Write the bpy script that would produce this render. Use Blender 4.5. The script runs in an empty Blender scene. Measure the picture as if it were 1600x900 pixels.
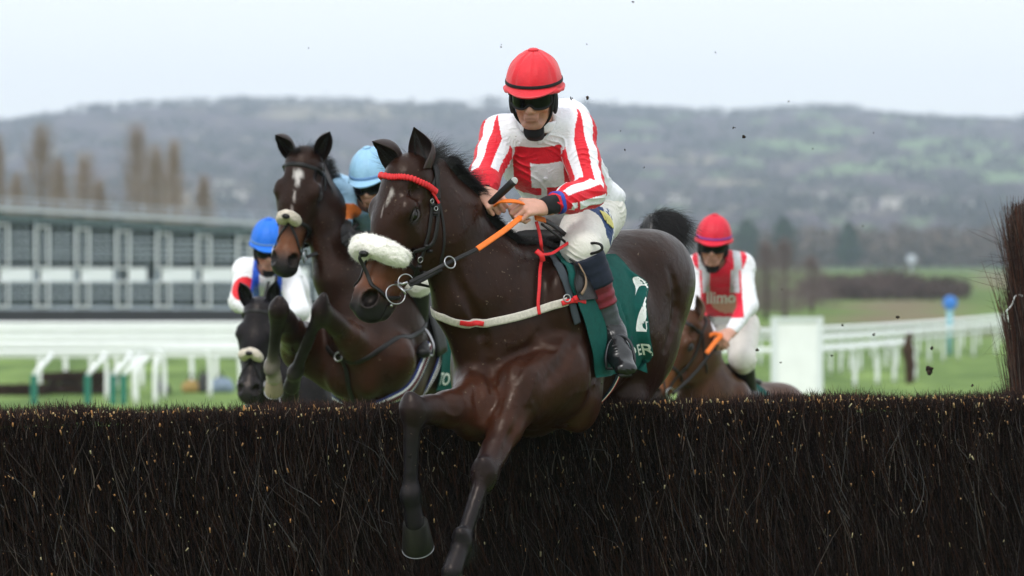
import bpy, math, random
import numpy as np
from mathutils import Vector, Matrix

# ------------------------------------------------------------ camera, sky, sun, exposure
SC = bpy.context.scene
FPX = 6336.0                       # focal length in pixels of a 1600 wide frame
CAMZ, HOR = 2.1, 400.0             # camera height and the row of the horizon
cd = bpy.data.cameras.new('camera'); cam = bpy.data.objects.new('camera', cd)
SC.collection.objects.link(cam); SC.camera = cam
cam.location = (0, 0, CAMZ); cam.rotation_euler = (math.radians(90), 0, 0)
cd.sensor_width = 36.0; cd.lens = FPX / 1600 * 36.0
cd.shift_y = (HOR - 450.0) / 1600.0
cd.clip_start = 0.5; cd.clip_end = 20000
cd.dof.use_dof = True; cd.dof.focus_distance = 17.55; cd.dof.aperture_fstop = 3.5

W = bpy.data.worlds.new('World'); SC.world = W; W.use_nodes = True
nt = W.node_tree; nt.nodes.clear()
SUN_EL, SUN_AZ = math.radians(48), math.radians(205)
sky = nt.nodes.new('ShaderNodeTexSky'); sky.sky_type = 'NISHITA'; sky.sun_disc = False
sky.sun_elevation = SUN_EL; sky.sun_rotation = SUN_AZ; sky.dust_density = 3.0
cloud = nt.nodes.new('ShaderNodeMixRGB'); cloud.inputs[0].default_value = 0.86
cloud.inputs[2].default_value = (11.3, 11.8, 12.2, 1)      # even overcast above the blue
bgn = nt.nodes.new('ShaderNodeBackground'); bgn.inputs[1].default_value = 0.10
wo = nt.nodes.new('ShaderNodeOutputWorld')
nt.links.new(sky.outputs[0], cloud.inputs[1])
tcw = nt.nodes.new('ShaderNodeTexCoord'); sx_ = nt.nodes.new('ShaderNodeSeparateXYZ'); crw = nt.nodes.new('ShaderNodeMapRange'); scw = nt.nodes.new('ShaderNodeVectorMath'); scw.operation = 'SCALE'
nt.links.new(tcw.outputs['Generated'], sx_.inputs[0]); nt.links.new(sx_.outputs['Z'], crw.inputs[0])      # an overcast sky is brighter overhead than at the horizon
crw.inputs[1].default_value = 0; crw.inputs[2].default_value = 1; crw.inputs[3].default_value = 1.0; crw.inputs[4].default_value = 1.35
nt.links.new(cloud.outputs[0], scw.inputs[0]); nt.links.new(crw.outputs[0], scw.inputs['Scale']); nt.links.new(scw.outputs[0], bgn.inputs[0])
nt.links.new(bgn.outputs[0], wo.inputs[0])
sd = bpy.data.lights.new('sun', 'SUN'); sd.energy = 1.3; sd.angle = math.radians(14); sd.color = (1, .97, .92)
sun = bpy.data.objects.new('sun', sd); SC.collection.objects.link(sun)
sun.rotation_euler = (math.radians(42), 0, math.radians(-20))
SC.view_settings.view_transform = 'Standard'; SC.view_settings.look = 'None'
SC.view_settings.gamma = 1.0; SC.view_settings.exposure = 0.1
SC.render.engine = 'CYCLES'
try:
    SC.cycles.use_denoising = True; SC.cycles.max_bounces = 6; SC.cycles.transparent_max_bounces = 8
    SC.cycles.volume_bounces = 2
except Exception: pass

rng = np.random.default_rng(7); random.seed(7)
V = lambda *a: np.array(a, float)
def P(px, py, d):                  # the world point seen at a photo pixel, at depth d metres
    return V((px - 800.0) * d / FPX, d, CAMZ + (HOR - py) * d / FPX)
def pix(p): return (800 + p[0] * FPX / p[1], HOR - (p[2] - CAMZ) * FPX / p[1])
def nrm(v):
    v = np.asarray(v, float); n = np.linalg.norm(v, axis=-1, keepdims=True); return v / np.maximum(n, 1e-9)
def orth(v, n): v = np.asarray(v, float); return nrm(v - np.dot(v, n) * n)

# ------------------------------------------------------------ naming helpers
COL = SC.collection
def tag(o, label=None, cat=None, group=None, kind=None):
    if label: o['label'] = label
    if cat: o['category'] = cat
    if group: o['group'] = group
    if kind: o['kind'] = kind
    return o
def empty(name, loc, label, cat, group=None):
    o = bpy.data.objects.new(name, None); COL.objects.link(o)
    o.location = tuple(loc); o.empty_display_size = .1
    return tag(o, label, cat, group)
def link(name, me, mat=None, parent=None):
    o = bpy.data.objects.new(name, me); COL.objects.link(o)
    if mat is not None and not me.materials: me.materials.append(mat)
    if parent is not None:
        o.parent = parent
        loc = Vector((0, 0, 0)); q = parent
        while q is not None: loc += q.location; q = q.parent
        o.location = -loc
    return o
def npmesh(name, v, quads=None, tris=None, smooth=True, cols=None, attrs=None, tricols=None):
    me = bpy.data.meshes.new(name); v = np.asarray(v, np.float32)
    q = np.zeros((0, 4), np.int32) if quads is None else np.asarray(quads, np.int32).reshape(-1, 4)
    t = np.zeros((0, 3), np.int32) if tris is None else np.asarray(tris, np.int32).reshape(-1, 3)
    me.vertices.add(len(v)); me.vertices.foreach_set('co', v.ravel())
    me.loops.add(len(q) * 4 + len(t) * 3); me.loops.foreach_set('vertex_index', np.concatenate([q.ravel(), t.ravel()]))
    me.polygons.add(len(q) + len(t))
    ls = np.concatenate([np.arange(len(q)) * 4, len(q) * 4 + np.arange(len(t)) * 3]).astype(np.int32)
    me.polygons.foreach_set('loop_start', ls)
    me.polygons.foreach_set('use_smooth', np.full(len(ls), smooth))
    if cols is not None:
        a = me.color_attributes.new('col', 'FLOAT_COLOR', 'POINT')
        c = np.ones((len(v), 4), np.float32); c[:, :3] = cols; a.data.foreach_set('color', c.ravel())
    for k, arr in (attrs or {}).items():
        a = me.attributes.new(k, 'FLOAT_VECTOR', 'POINT'); a.data.foreach_set('vector', np.asarray(arr, np.float32).ravel())
    me.update(calc_edges=True); me.validate()
    return me

# ------------------------------------------------------------ implicit bodies: blended ellipsoids and limbs
class Field:
    def __init__(s, col=(.5, .5, .5), cw=.012): s.p = []; s.col = col; s.spots = []; s.cw = cw
    def ell(s, c, r, ax=None, k=.03, sub=False, col=None):
        R = np.eye(3) if ax is None else np.array([nrm(a) for a in ax])
        r = V(*r) if np.ndim(r) else V(r, r, r)
        ext = np.sqrt(((R * r[:, None]) ** 2).sum(0)); c = np.asarray(c, float)
        s.p.append(('e', (c, R, r), k, sub, col, c - ext, c + ext)); return s
    def seg(s, a, b, ra, rb, side=(1, 0, 0), k=.03, sub=False, col=None):
        a = np.asarray(a, float); b = np.asarray(b, float)
        ra = V(*ra) if np.ndim(ra) else V(ra, ra); rb = V(*rb) if np.ndim(rb) else V(rb, rb)
        T = nrm(b - a); S = orth(side, T); U = np.cross(T, S); m = max(ra.max(), rb.max())
        s.p.append(('s', (a, b, ra, rb, T, S, U), k, sub, col, np.minimum(a, b) - m, np.maximum(a, b) + m)); return s
    def chain(s, pts, rad, side=(1, 0, 0), k=.03, col=None):
        for i in range(len(pts) - 1): s.seg(pts[i], pts[i + 1], rad[i], rad[i + 1], side, k, False, col)
        return s
    @staticmethod
    def d(pr, X):
        if pr[0] == 'e':
            c, R, r = pr[1]; q = (X - c) @ R.T
            a = q / r; k0 = np.sqrt((a * a).sum(-1)) + 1e-9; b = a / r; k1 = np.sqrt((b * b).sum(-1)) + 1e-9
            return k0 * (k0 - 1) / k1
        a, b, ra, rb, T, S, U = pr[1]; L = np.linalg.norm(b - a)
        q = X - a; t0 = q @ T; t = np.clip(t0 / L, 0, 1); ex = t0 - t * L; u = q @ S; v = q @ U
        w = ra[0] + (rb[0] - ra[0]) * t; h = ra[1] + (rb[1] - ra[1]) * t; e = np.minimum(w, h)
        A, B, C = u / w, v / h, ex / e
        k0 = np.sqrt(A * A + B * B + C * C) + 1e-9; k1 = np.sqrt((A / w) ** 2 + (B / h) ** 2 + (C / e) ** 2) + 1e-9
        return k0 * (k0 - 1) / k1
    @staticmethod
    def mix(f, d, k, sub):
        if sub:
            d = -d; h = np.maximum(k - np.abs(f - d), 0) / k
            return np.maximum(f, d) + h * h * k / 4
        h = np.maximum(k - np.abs(f - d), 0) / k
        return np.minimum(f, d) - h * h * k / 4
    def eval(s, X):
        X = np.asarray(X, float); f = np.full(X.shape[:-1], 9.0)
        for pr in s.p: f = s.mix(f, s.d(pr, X), pr[2], pr[3])
        return f
    def grad(s, X, e=.004):
        g = np.stack([s.eval(X + e * np.eye(3)[i]) - s.eval(X - e * np.eye(3)[i]) for i in range(3)], -1)
        return nrm(g)
    def snap(s, X, off=0.0, it=5, only_in=False):
        X = np.array(X, float)
        for _ in range(it):
            f = s.eval(X); g = s.grad(X); st = f - off
            if only_in: st = np.minimum(st, 0)
            X = X - g * (st * .9)[..., None]
        return X, s.grad(X)
    def mesh(s, name, h=.01, smooth=2, lump=None, clip=None):
        adds = [p for p in s.p if not p[3]]
        lo = np.min([p[5] for p in adds], 0) - 4 * h - .02; hi = np.max([p[6] for p in adds], 0) + 4 * h + .02
        n = np.ceil((hi - lo) / h).astype(int) + 1
        f = np.full(n, 1.0, np.float32)
        for pr in s.p:
            pad = pr[2] + 3 * h
            i0 = np.clip(((pr[5] - pad - lo) / h).astype(int), 0, n - 1); i1 = np.clip(((pr[6] + pad - lo) / h).astype(int) + 2, 1, n)
            sl = tuple(slice(a, b) for a, b in zip(i0, i1))
            g = np.stack(np.meshgrid(*[lo[j] + h * np.arange(i0[j], i1[j]) for j in range(3)], indexing='ij'), -1)
            f[sl] = s.mix(f[sl], s.d(pr, g), pr[2], pr[3])
        if clip is not None:
            xs = [lo[j] + h * np.arange(n[j]) for j in range(3)]
            f = np.maximum(f, clip(*np.meshgrid(*xs, indexing='ij', sparse=True)).astype(np.float32))
        v, q = nets(f); v = v * h + lo
        for _ in range(smooth): v = relax(v, q)
        X = v
        if lump is not None:
            me0 = vnormals(v, q); v = v + me0 * lump(v)[:, None]
        cols = s.colour(X)
        return v, q, cols
    def colour(s, X):
        acc = np.zeros((len(X), 3)); wt = np.zeros(len(X)) + 1e-9
        for pr in s.p:
            if pr[3]: continue
            c = s.col if pr[4] is None else pr[4]
            w = np.exp(-np.maximum(s.d(pr, X), -.005) / s.cw); acc += w[:, None] * np.array(c); wt += w
        out = acc / wt[:, None]
        for c, R, r, col, soft in s.spots:
            a = ((X - c) @ R.T) / r; k = np.sqrt((a * a).sum(-1))
            jag = .12 * np.sin(X @ V(190, 230, 170)) * np.sin(X @ V(-140, 120, 260))
            m = np.clip((1 + soft - k + jag) / (2 * soft), 0, 1)[:, None]; out = out * (1 - m) + np.array(col) * m
        return out
    def spot(s, c, r, ax, col, soft=.2):
        s.spots.append((np.asarray(c, float), np.array([nrm(a) for a in ax]), V(*r), col, soft))

def nets(f):
    s = f < 0; nx, ny, nz = f.shape
    c = s[:-1, :-1, :-1].astype(np.uint8)
    cnt = np.zeros(c.shape, np.uint8)
    for i in (0, 1):
        for j in (0, 1):
            for k in (0, 1): cnt += s[i:nx - 1 + i, j:ny - 1 + j, k:nz - 1 + k]
    act = (cnt > 0) & (cnt < 8); I = np.argwhere(act)
    idx = np.full(c.shape, -1, np.int32); idx[act] = np.arange(len(I))
    val = {(i, j, k): f[I[:, 0] + i, I[:, 1] + j, I[:, 2] + k].astype(float) for i in (0, 1) for j in (0, 1) for k in (0, 1)}
    acc = np.zeros((len(I), 3)); n = np.zeros(len(I))
    for a in val:
        for ax in range(3):
            if a[ax] == 0:
                b = list(a); b[ax] = 1; b = tuple(b); va, vb = val[a], val[b]
                m = (va < 0) != (vb < 0); t = np.where(m, va / np.where(m, va - vb, 1), 0)
                p = np.tile(np.array(a, float), (len(I), 1)); p[:, ax] += t
                acc += p * m[:, None]; n += m
    v = I + acc / n[:, None]
    Q = []
    for ax in range(3):
        sl0 = [slice(None)] * 3; sl1 = [slice(None)] * 3; sl0[ax] = slice(0, -1); sl1[ax] = slice(1, None)
        ch = s[tuple(sl0)] != s[tuple(sl1)]
        E = np.argwhere(ch); o1, o2 = [(1, 2), (2, 0), (0, 1)][ax]
        E = E[(E[:, o1] > 0) & (E[:, o2] > 0) & (E[:, o1] < f.shape[o1] - 1) & (E[:, o2] < f.shape[o2] - 1)]
        ins = s[tuple(E.T)]
        def g(d1, d2):
            e = E.copy(); e[:, o1] -= d1; e[:, o2] -= d2; return idx[tuple(e.T)]
        q = np.stack([g(1, 1), g(0, 1), g(0, 0), g(1, 0)], -1)
        q[~ins] = q[~ins][:, ::-1]; Q.append(q)
    return v, np.concatenate(Q)
def relax(v, q, lam=.5):
    e = np.concatenate([q[:, [0, 1]], q[:, [1, 2]], q[:, [2, 3]], q[:, [3, 0]]])
    acc = np.zeros_like(v); n = np.bincount(e[:, 0], minlength=len(v)) + np.bincount(e[:, 1], minlength=len(v))
    for j in range(3):
        acc[:, j] = np.bincount(e[:, 0], v[e[:, 1], j], len(v)) + np.bincount(e[:, 1], v[e[:, 0], j], len(v))
    return v + lam * (acc / np.maximum(n, 1)[:, None] - v)
def vnormals(v, q):
    fn = np.cross(v[q[:, 2]] - v[q[:, 0]], v[q[:, 3]] - v[q[:, 1]]); out = np.zeros_like(v)
    for j in range(3):
        out[:, j] = sum(np.bincount(q[:, i], fn[:, j], len(v)) for i in range(4))
    return nrm(out)

# ------------------------------------------------------------ straps, tubes, sheets, hair
def smoothline(pts, n=24, closed=False):
    pts = np.asarray(pts, float); m = len(pts)
    if closed: Q = np.concatenate([pts[-1:], pts, pts[:2]]); segs = m
    else: Q = np.concatenate([2 * pts[:1] - pts[1:2], pts, 2 * pts[-1:] - pts[-2:-1]]); segs = m - 1
    out = []
    for i in range(n + (0 if closed else 1)):
        t = i / n * segs; j = min(int(t), segs - 1); u = t - j
        p0, p1, p2, p3 = Q[j:j + 4]
        out.append(.5 * ((2 * p1) + (-p0 + p2) * u + (2 * p0 - 5 * p1 + 4 * p2 - p3) * u * u + (-p0 + 3 * p1 - 3 * p2 + p3) * u ** 3))
    return np.array(out)
def sweep(pts, w, h, normal=None, closed=False, ns=8):
    """an elliptic or rounded flat band along pts: half width w across, half thickness h along the normal"""
    pts = np.asarray(pts, float); n = len(pts)
    if closed: T = nrm(np.roll(pts, -1, 0) - np.roll(pts, 1, 0))
    else: T = nrm(np.gradient(pts, axis=0))
    if normal is None:
        N = np.zeros_like(T); a = V(0, 0, 1) if abs(T[0][2]) < .9 else V(1, 0, 0); prev = orth(a, T[0])
        for i in range(n): prev = orth(prev, T[i]); N[i] = prev
    else:
        nn_ = np.asarray(normal, float)
        if nn_.ndim == 2 and len(nn_) != n: nn_ = nn_[np.round(np.linspace(0, len(nn_) - 1, n)).astype(int)]
        N = np.broadcast_to(nn_, T.shape); N = nrm(N - (N * T).sum(-1, keepdims=True) * T)
    B = np.cross(T, N); w = np.broadcast_to(w, n); h = np.broadcast_to(h, n)
    a = 2 * math.pi * (np.arange(ns) + .5) / ns; p = .7
    ca = np.sign(np.cos(a)) * np.abs(np.cos(a)) ** p; sa = np.sign(np.sin(a)) * np.abs(np.sin(a)) ** p
    v = pts[:, None] + B[:, None] * (ca[None, :, None] * w[:, None, None]) + N[:, None] * (sa[None, :, None] * h[:, None, None])
    q = []; m = n if closed else n - 1
    for i in range(m):
        for j in range(ns):
            k = (j + 1) % ns; i2 = (i + 1) % n; q.append((i * ns + j, i * ns + k, i2 * ns + k, i2 * ns + j))
    v = v.reshape(-1, 3); t = []
    if not closed:
        v = np.concatenate([v, pts[:1], pts[-1:]]); c0, c1 = len(v) - 2, len(v) - 1
        for j in range(ns):
            k = (j + 1) % ns; t.append((c0, k, j)); t.append((c1, (n - 1) * ns + j, (n - 1) * ns + k))
    return v, np.array(q), (np.array(t) if t else np.zeros((0, 3), int))
class MB:
    def __init__(s): s.v = []; s.q = []; s.t = []; s.n = 0
    def add(s, v, q=None, t=None):
        s.v.append(np.asarray(v, float)); 
        if q is not None and len(q): s.q.append(np.asarray(q) + s.n)
        if t is not None and len(t): s.t.append(np.asarray(t) + s.n)
        s.n += len(v); return s
    def tube(s, pts, w, h=None, normal=None, closed=False, ns=8): return s.add(*sweep(pts, w, w if h is None else h, normal, closed, ns))
    def box(s, c, size, R=None, bev=0):
        a, b, d = np.array(size) / 2.0; c = np.asarray(c, float)
        v = V(*[0]) if False else np.array([(x, y, z) for x in (-a, a) for y in (-b, b) for z in (-d, d)])
        if R is not None: v = v @ np.array(R)
        q = [(0, 1, 3, 2), (4, 6, 7, 5), (0, 4, 5, 1), (2, 3, 7, 6), (0, 2, 6, 4), (1, 5, 7, 3)]
        return s.add(v + c, q)
    def build(s, name, mat, parent=None, smooth=True):
        v = np.concatenate(s.v); q = np.concatenate(s.q) if s.q else None; t = np.concatenate(s.t) if s.t else None
        return link(name, npmesh(name, v, q, t, smooth), mat, parent)
def ring(c, n, r, rt, up=None, N=20, a0=0, a1=2 * math.pi):
    n = nrm(n); u = orth((0, 0, 1) if abs(n[2]) < .9 else (1, 0, 0), n); w = np.cross(n, u)
    closed = abs(a1 - a0) > 6.28; a = np.linspace(a0, a1, N, endpoint=not closed)
    return sweep(np.asarray(c) + np.outer(np.cos(a), u) * r + np.outer(np.sin(a), w) * r, rt, rt, None, closed, 6)
def hairs(roots, dirs, bend, length, width, nseg=6, curl=.02, nv=3, seed=1, jit=.12, lr=(.6, 1.15)):
    """many thin strands as one mesh; roots, dirs, bend: (n,3)"""
    g = np.random.default_rng(seed); n = len(roots); L = np.broadcast_to(length, n) * g.uniform(*lr, n)
    t = np.linspace(0, 1, nseg + 1)[None, :, None]
    d = nrm(dirs + g.normal(0, jit, (n, 3)))
    c = roots[:, None] + d[:, None] * (L[:, None, None] * t) + np.asarray(bend)[:, None] * (L[:, None, None] * t ** 2)
    c = c + g.normal(0, curl, (n, 1, 3)) * np.sin(t * 3.0 + g.uniform(0, 6, (n, 1, 1))) * t
    T = nrm(np.gradient(c, axis=1)); S = nrm(np.cross(T, V(.3, .8, .5))); U = np.cross(T, S)
    r = np.broadcast_to(width, n)[:, None, None] * (1 - .85 * t)
    a = np.arange(nv) * 2 * math.pi / nv
    v = c[:, :, None] + S[:, :, None] * (np.cos(a)[:, None] * r[:, :, None]) + U[:, :, None] * (np.sin(a)[:, None] * r[:, :, None])
    base = (np.arange(n) * (nseg + 1) * nv)[:, None, None]; i = (np.arange(nseg) * nv)[None, :, None]; j = np.arange(nv)[None, None]; k = (j + 1) % nv
    q = np.stack([base + i + j, base + i + k, base + i + nv + k, base + i + nv + j], -1).reshape(-1, 4)
    return v.reshape(-1, 3), q
def uvs(c, r, ax=None, nu=24, nv=14):
    R = np.eye(3) if ax is None else np.array([nrm(a) for a in ax]); r = V(*r) if np.ndim(r) else V(r, r, r)
    th = np.linspace(0, math.pi, nv); ph = np.arange(nu) * 2 * math.pi / nu
    v = np.stack([np.outer(np.sin(th), np.cos(ph)), np.outer(np.sin(th), np.sin(ph)), np.outer(np.cos(th), np.ones(nu))], -1).reshape(-1, 3)
    v = (v * r) @ R + np.asarray(c); q = []
    for i in range(nv - 1):
        for j in range(nu): k = (j + 1) % nu; q.append((i * nu + j, (i + 1) * nu + j, (i + 1) * nu + k, i * nu + k))
    return v, np.array(q)
def wob(X, s, seed=0):              # cheap smooth noise in metres scale s
    g = np.random.default_rng(seed); o = 0
    for _ in range(5):
        k = nrm(g.normal(0, 1, 3)) * g.uniform(.6, 1.6) * 2 * math.pi / s; o = o + np.sin(X @ k + g.uniform(0, 6))
    return o / 5

# ------------------------------------------------------------ materials
MATS = {}
def mat(name, col=(.5, .5, .5), rough=.6, spec=.5, var=0.0, scale=30, bump=0.0, bscale=80, metal=0, sheen=0, coat=0, attr=None, stretch=None, detail=4, col2=None, sss=0, trans=0):
    if name in MATS: return MATS[name]
    m = bpy.data.materials.new(name); m.use_nodes = True; N = m.node_tree.nodes; L = m.node_tree.links
    b = N['Principled BSDF']; b.inputs['Base Color'].default_value = (*col, 1); b.inputs['Roughness'].default_value = rough
    b.inputs['Metallic'].default_value = metal; b.inputs['Specular IOR Level'].default_value = spec
    b.inputs['Sheen Weight'].default_value = sheen; b.inputs['Coat Weight'].default_value = coat
    if sss: b.inputs['Subsurface Weight'].default_value = sss; b.inputs['Subsurface Radius'].default_value = (.012, .005, .003); b.inputs['Subsurface Scale'].default_value = 1.0
    tc = N.new('ShaderNodeTexCoord'); src = tc.outputs['Object']
    if stretch:
        mp = N.new('ShaderNodeMapping'); mp.inputs['Scale'].default_value = stretch; L.new(src, mp.inputs[0]); src = mp.outputs[0]
    cout = None
    if attr:
        at = N.new('ShaderNodeVertexColor'); at.layer_name = attr; cout = at.outputs[0]
    if var or col2:
        n = N.new('ShaderNodeTexNoise'); n.inputs['Scale'].default_value = scale; n.inputs['Detail'].default_value = detail; n.inputs['Roughness'].default_value = .6; L.new(src, n.inputs[0])
        if col2:
            cr = N.new('ShaderNodeValToRGB'); cr.color_ramp.elements[0].position = .38; cr.color_ramp.elements[1].position = .62
            cr.color_ramp.elements[0].color = (*col, 1); cr.color_ramp.elements[1].color = (*col2, 1); L.new(n.outputs[0], cr.inputs[0]); cout = cr.outputs[0]
        if var:
            mr = N.new('ShaderNodeMapRange'); mr.inputs[1].default_value = .3; mr.inputs[2].default_value = .7; mr.inputs[3].default_value = 1 - var; mr.inputs[4].default_value = 1 + var
            L.new(n.outputs[0], mr.inputs[0]); mx = N.new('ShaderNodeVectorMath'); mx.operation = 'SCALE'
            if cout: L.new(cout, mx.inputs[0])
            else: mx.inputs[0].default_value = col
            L.new(mr.outputs[0], mx.inputs['Scale']); cout = mx.outputs[0]
    if cout: L.new(cout, b.inputs['Base Color'])
    if bump:
        n2 = N.new('ShaderNodeTexNoise'); n2.inputs['Scale'].default_value = bscale; n2.inputs['Detail'].default_value = 3; L.new(src, n2.inputs[0])
        bp = N.new('ShaderNodeBump'); bp.inputs['Strength'].default_value = 1; bp.inputs['Distance'].default_value = bump; L.new(n2.outputs[0], bp.inputs['Height']); L.new(bp.outputs[0], b.inputs['Normal'])
    MATS[name] = m; return m
def splash(m, col=(.11, .08, .055), scale=60, thr=.70, rough=.85):
    """dried mud specks over a material"""
    if m.get('splashed'): return m
    m['splashed'] = 1; N = m.node_tree.nodes; L = m.node_tree.links; b = N['Principled BSDF']; i = b.inputs['Base Color']
    tc = N.new('ShaderNodeTexCoord'); n = N.new('ShaderNodeTexNoise'); n.inputs['Scale'].default_value = scale; n.inputs['Detail'].default_value = 2; r = N.new('ShaderNodeMapRange'); r.inputs[1].default_value = thr; r.inputs[2].default_value = thr + .02
    n2 = N.new('ShaderNodeTexNoise'); n2.inputs['Scale'].default_value = 3.0; r2 = N.new('ShaderNodeMapRange'); r2.inputs[1].default_value = .42; r2.inputs[2].default_value = .55; mu = N.new('ShaderNodeMath'); mu.operation = 'MULTIPLY'
    L.new(tc.outputs['Object'], n.inputs[0]); L.new(tc.outputs['Object'], n2.inputs[0]); L.new(n.outputs[0], r.inputs[0]); L.new(n2.outputs[0], r2.inputs[0]); L.new(r.outputs[0], mu.inputs[0]); L.new(r2.outputs[0], mu.inputs[1])
    mx = N.new('ShaderNodeMixRGB'); mx.inputs[2].default_value = (*col, 1); L.new(mu.outputs[0], mx.inputs[0])
    if i.is_linked: L.new(i.links[0].from_socket, mx.inputs[1])
    else: mx.inputs[1].default_value = i.default_value
    L.new(mx.outputs[0], i); return m
LEATHER = mat('leather_black', (.010, .009, .009), .45, .3, .3, 60, .0015, 150)
STEEL = mat('steel', (.38, .38, .39), .3, metal=1)
BROWNL = mat('leather_brown', (.06, .035, .02), .5, .5, .3, 60, .001, 150)
REDW = mat('red_webbing', (.62, .015, .02), .55, .4, .15, 80, .001, 300)
WHITEW = mat('white_webbing', (.55, .51, .45), .8, .3, .18, 90, .0015, 400)
FLEECE = mat('sheepskin', (.90, .87, .81), .95, .2, .07, 40, .006, 75, sheen=.6)
DARKHAIR = mat('dark_hair', (.010, .009, .010), .42, .5, .3, 30)
ORANGE = mat('orange_rubber_grip', (.80, .17, .015), .55, .4, .12, 60, .001, 300)
EYE = mat('horse_eye', (.006, .004, .003), .10, .35)
HOOF = mat('hoof_horn', (.012, .011, .009), .5, .3, .4, 25, .002, 60, stretch=(1, 1, .3))
GREENC = mat('green_cloth', (.004, .080, .068), .8, .2, .15, 40, .002, 500)
WHITEP = mat('white_print', (.78, .80, .78), .7, .3, .08, 60)
# ------------------------------------------------------------ land, far hill, fields
def gz(x, y):
    """height of the ground: level at the fence, a gentle fall behind it, the flat of the course, then the hill"""
    y = np.asarray(y, float); x = np.asarray(x, float)
    t = np.clip((y - 24) / 55, 0, 1); z = -1.2 * t * t * (3 - 2 * t)
    return z
RIDX = [-400, 0, 150, 300, 440, 600, 720, 800, 900, 1050, 1150, 1250, 1350, 1450, 1600, 2000]
RIDY = [200, 186, 168, 157, 155, 158, 162, 162, 163, 171, 174, 166, 168, 176, 181, 190]
def hillz(x, y):
    px = 800 + x * FPX / np.maximum(y, 1); top = (HOR - np.interp(px, RIDX, RIDY)) * 3600 / FPX
    t = np.clip((y - 1450) / 2150, 0, 1); s_ = .12 * t + .88 * (t ** 1.5) * (1.0 + .35 * (1 - t) * t)
    g = np.stack([x, y, 0 * x], -1)
    return -1.2 + top * s_ + (7 * wob(g, 900, 1) + 4 * wob(g, 420, 2)) * np.clip(t * 3, 0, 1) * (1 - t * .75) - np.clip(y - 3600, 0, 9e9) * .03
def grid(name, xs, ys, zf, m, colf=None):
    X, Y = np.meshgrid(xs, ys); v = np.stack([X, Y, zf(X, Y)], -1).reshape(-1, 3); a, b = len(ys), len(xs)
    i = np.arange(a - 1)[:, None] * b + np.arange(b - 1)[None]; q = np.stack([i, i + 1, i + b + 1, i + b], -1).reshape(-1, 4)
    return tag(link(name, npmesh(name, v, q, None, True, None if colf is None else colf(v)), m), kind='structure')
GRASS = mat('grass', (.095, .165, .034), .9, .15, .3, .6, .02, 12, col2=(.145, .215, .055), detail=8, stretch=(1, .25, 1))
FIELD = mat('field', rough=.95, spec=.1, attr='col', var=.25, scale=.04, detail=8)
xs = np.concatenate([np.linspace(-60, -8, 12), np.linspace(-7, 7, 15), np.linspace(8, 60, 12)])
grid('ground', xs, np.concatenate([np.linspace(-15, 80, 60), [90, 110, 140, 165]]), gz, GRASS)
def fieldcol(v):
    px = 800 + v[:, 0] * FPX / v[:, 1]; py = HOR + (CAMZ - v[:, 2]) * FPX / v[:, 1]; c = np.tile(V(.11, .175, .042), (len(v), 1))
    g = np.stack([px, py * 3, px * 0], -1); n_ = wob(g, 160, 4)
    def put(m, col): c[m] = col
    put((py > 468) & (py < 515) & (px > 1330 + 8 * n_) & (px < 1500 - (py - 468) * .3 + 12 * n_), (.16, .13, .075))
    put((py > 425) & (py < 452) & (px > 1530), (.15, .135, .07)); put((py > 505) & (py < 545) & (px > 1150), (.105, .125, .05))
    put((py < 424), (.07, .10, .035)); put((py > 452) & (py < 470) & (px < 1500), (.09, .11, .045))
    return c * (1 + .18 * n_[:, None])
grid('field_ground', np.linspace(-420, 420, 200), 165 * (1500 / 165) ** np.linspace(0, 1, 130), lambda x, y: -1.204 + 0 * x, FIELD, fieldcol)
def hillcol(v):
    px = 800 + v[:, 0] * FPX / v[:, 1]; py = HOR + (CAMZ - v[:, 2]) * FPX / v[:, 1]
    w = np.array([.055, .036, .045]); c = np.tile(w, (len(v), 1)); g = np.stack([px, py * 2.6, 0 * px], -1); n1, n2, n3 = wob(g, 110, 11), wob(g, 45, 12), wob(g, 260, 13)
    gr = np.array([.135, .21, .085]); tn = np.array([.22, .19, .13])
    def put(m, col, k=1.0): c[m] = c[m] * (1 - k) + np.array(col) * k
    put((n1 + .6 * n2 > .42) & (px > 950 + 90 * n2), gr, .55); put((n1 + .6 * n2 > .5) & (px < 950), tn * .8, .35); put((n2 - .5 * n1 > .52), tn, .5)
    put((py < 172) & (px > 420) & (px < 760) & (n2 > -.5), tn, .75)
    for (x, y, rx, ry, col) in ((1220, 229, 90, 11, gr), (1180, 240, 60, 5, gr * 1.2), (1490, 225, 80, 10, gr), (1520, 250, 110, 12, gr * 1.15), (1570, 275, 60, 10, gr), (1370, 262, 70, 8, gr), (1060, 250, 60, 5, tn), (1290, 205, 60, 6, gr * .9), (1330, 300, 60, 5, gr), (1500, 312, 70, 6, gr), (1160, 285, 70, 5, tn), (320, 300, 60, 8, gr * .8), (560, 180, 150, 7, tn), (985, 215, 40, 4, gr)):
        e = ((px - x) / (rx * 1.1)) ** 2 + ((py - y) / ry) ** 2 + .35 * n2 + .2 * n1; put(e < 1, col, .85)
    return c * (1 + .12 * n3[:, None])
grid('hills', np.linspace(-900, 900, 320), np.concatenate([np.linspace(1450, 3600, 240), np.linspace(3640, 3900, 8)]), hillz, FIELD, hillcol)
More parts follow.
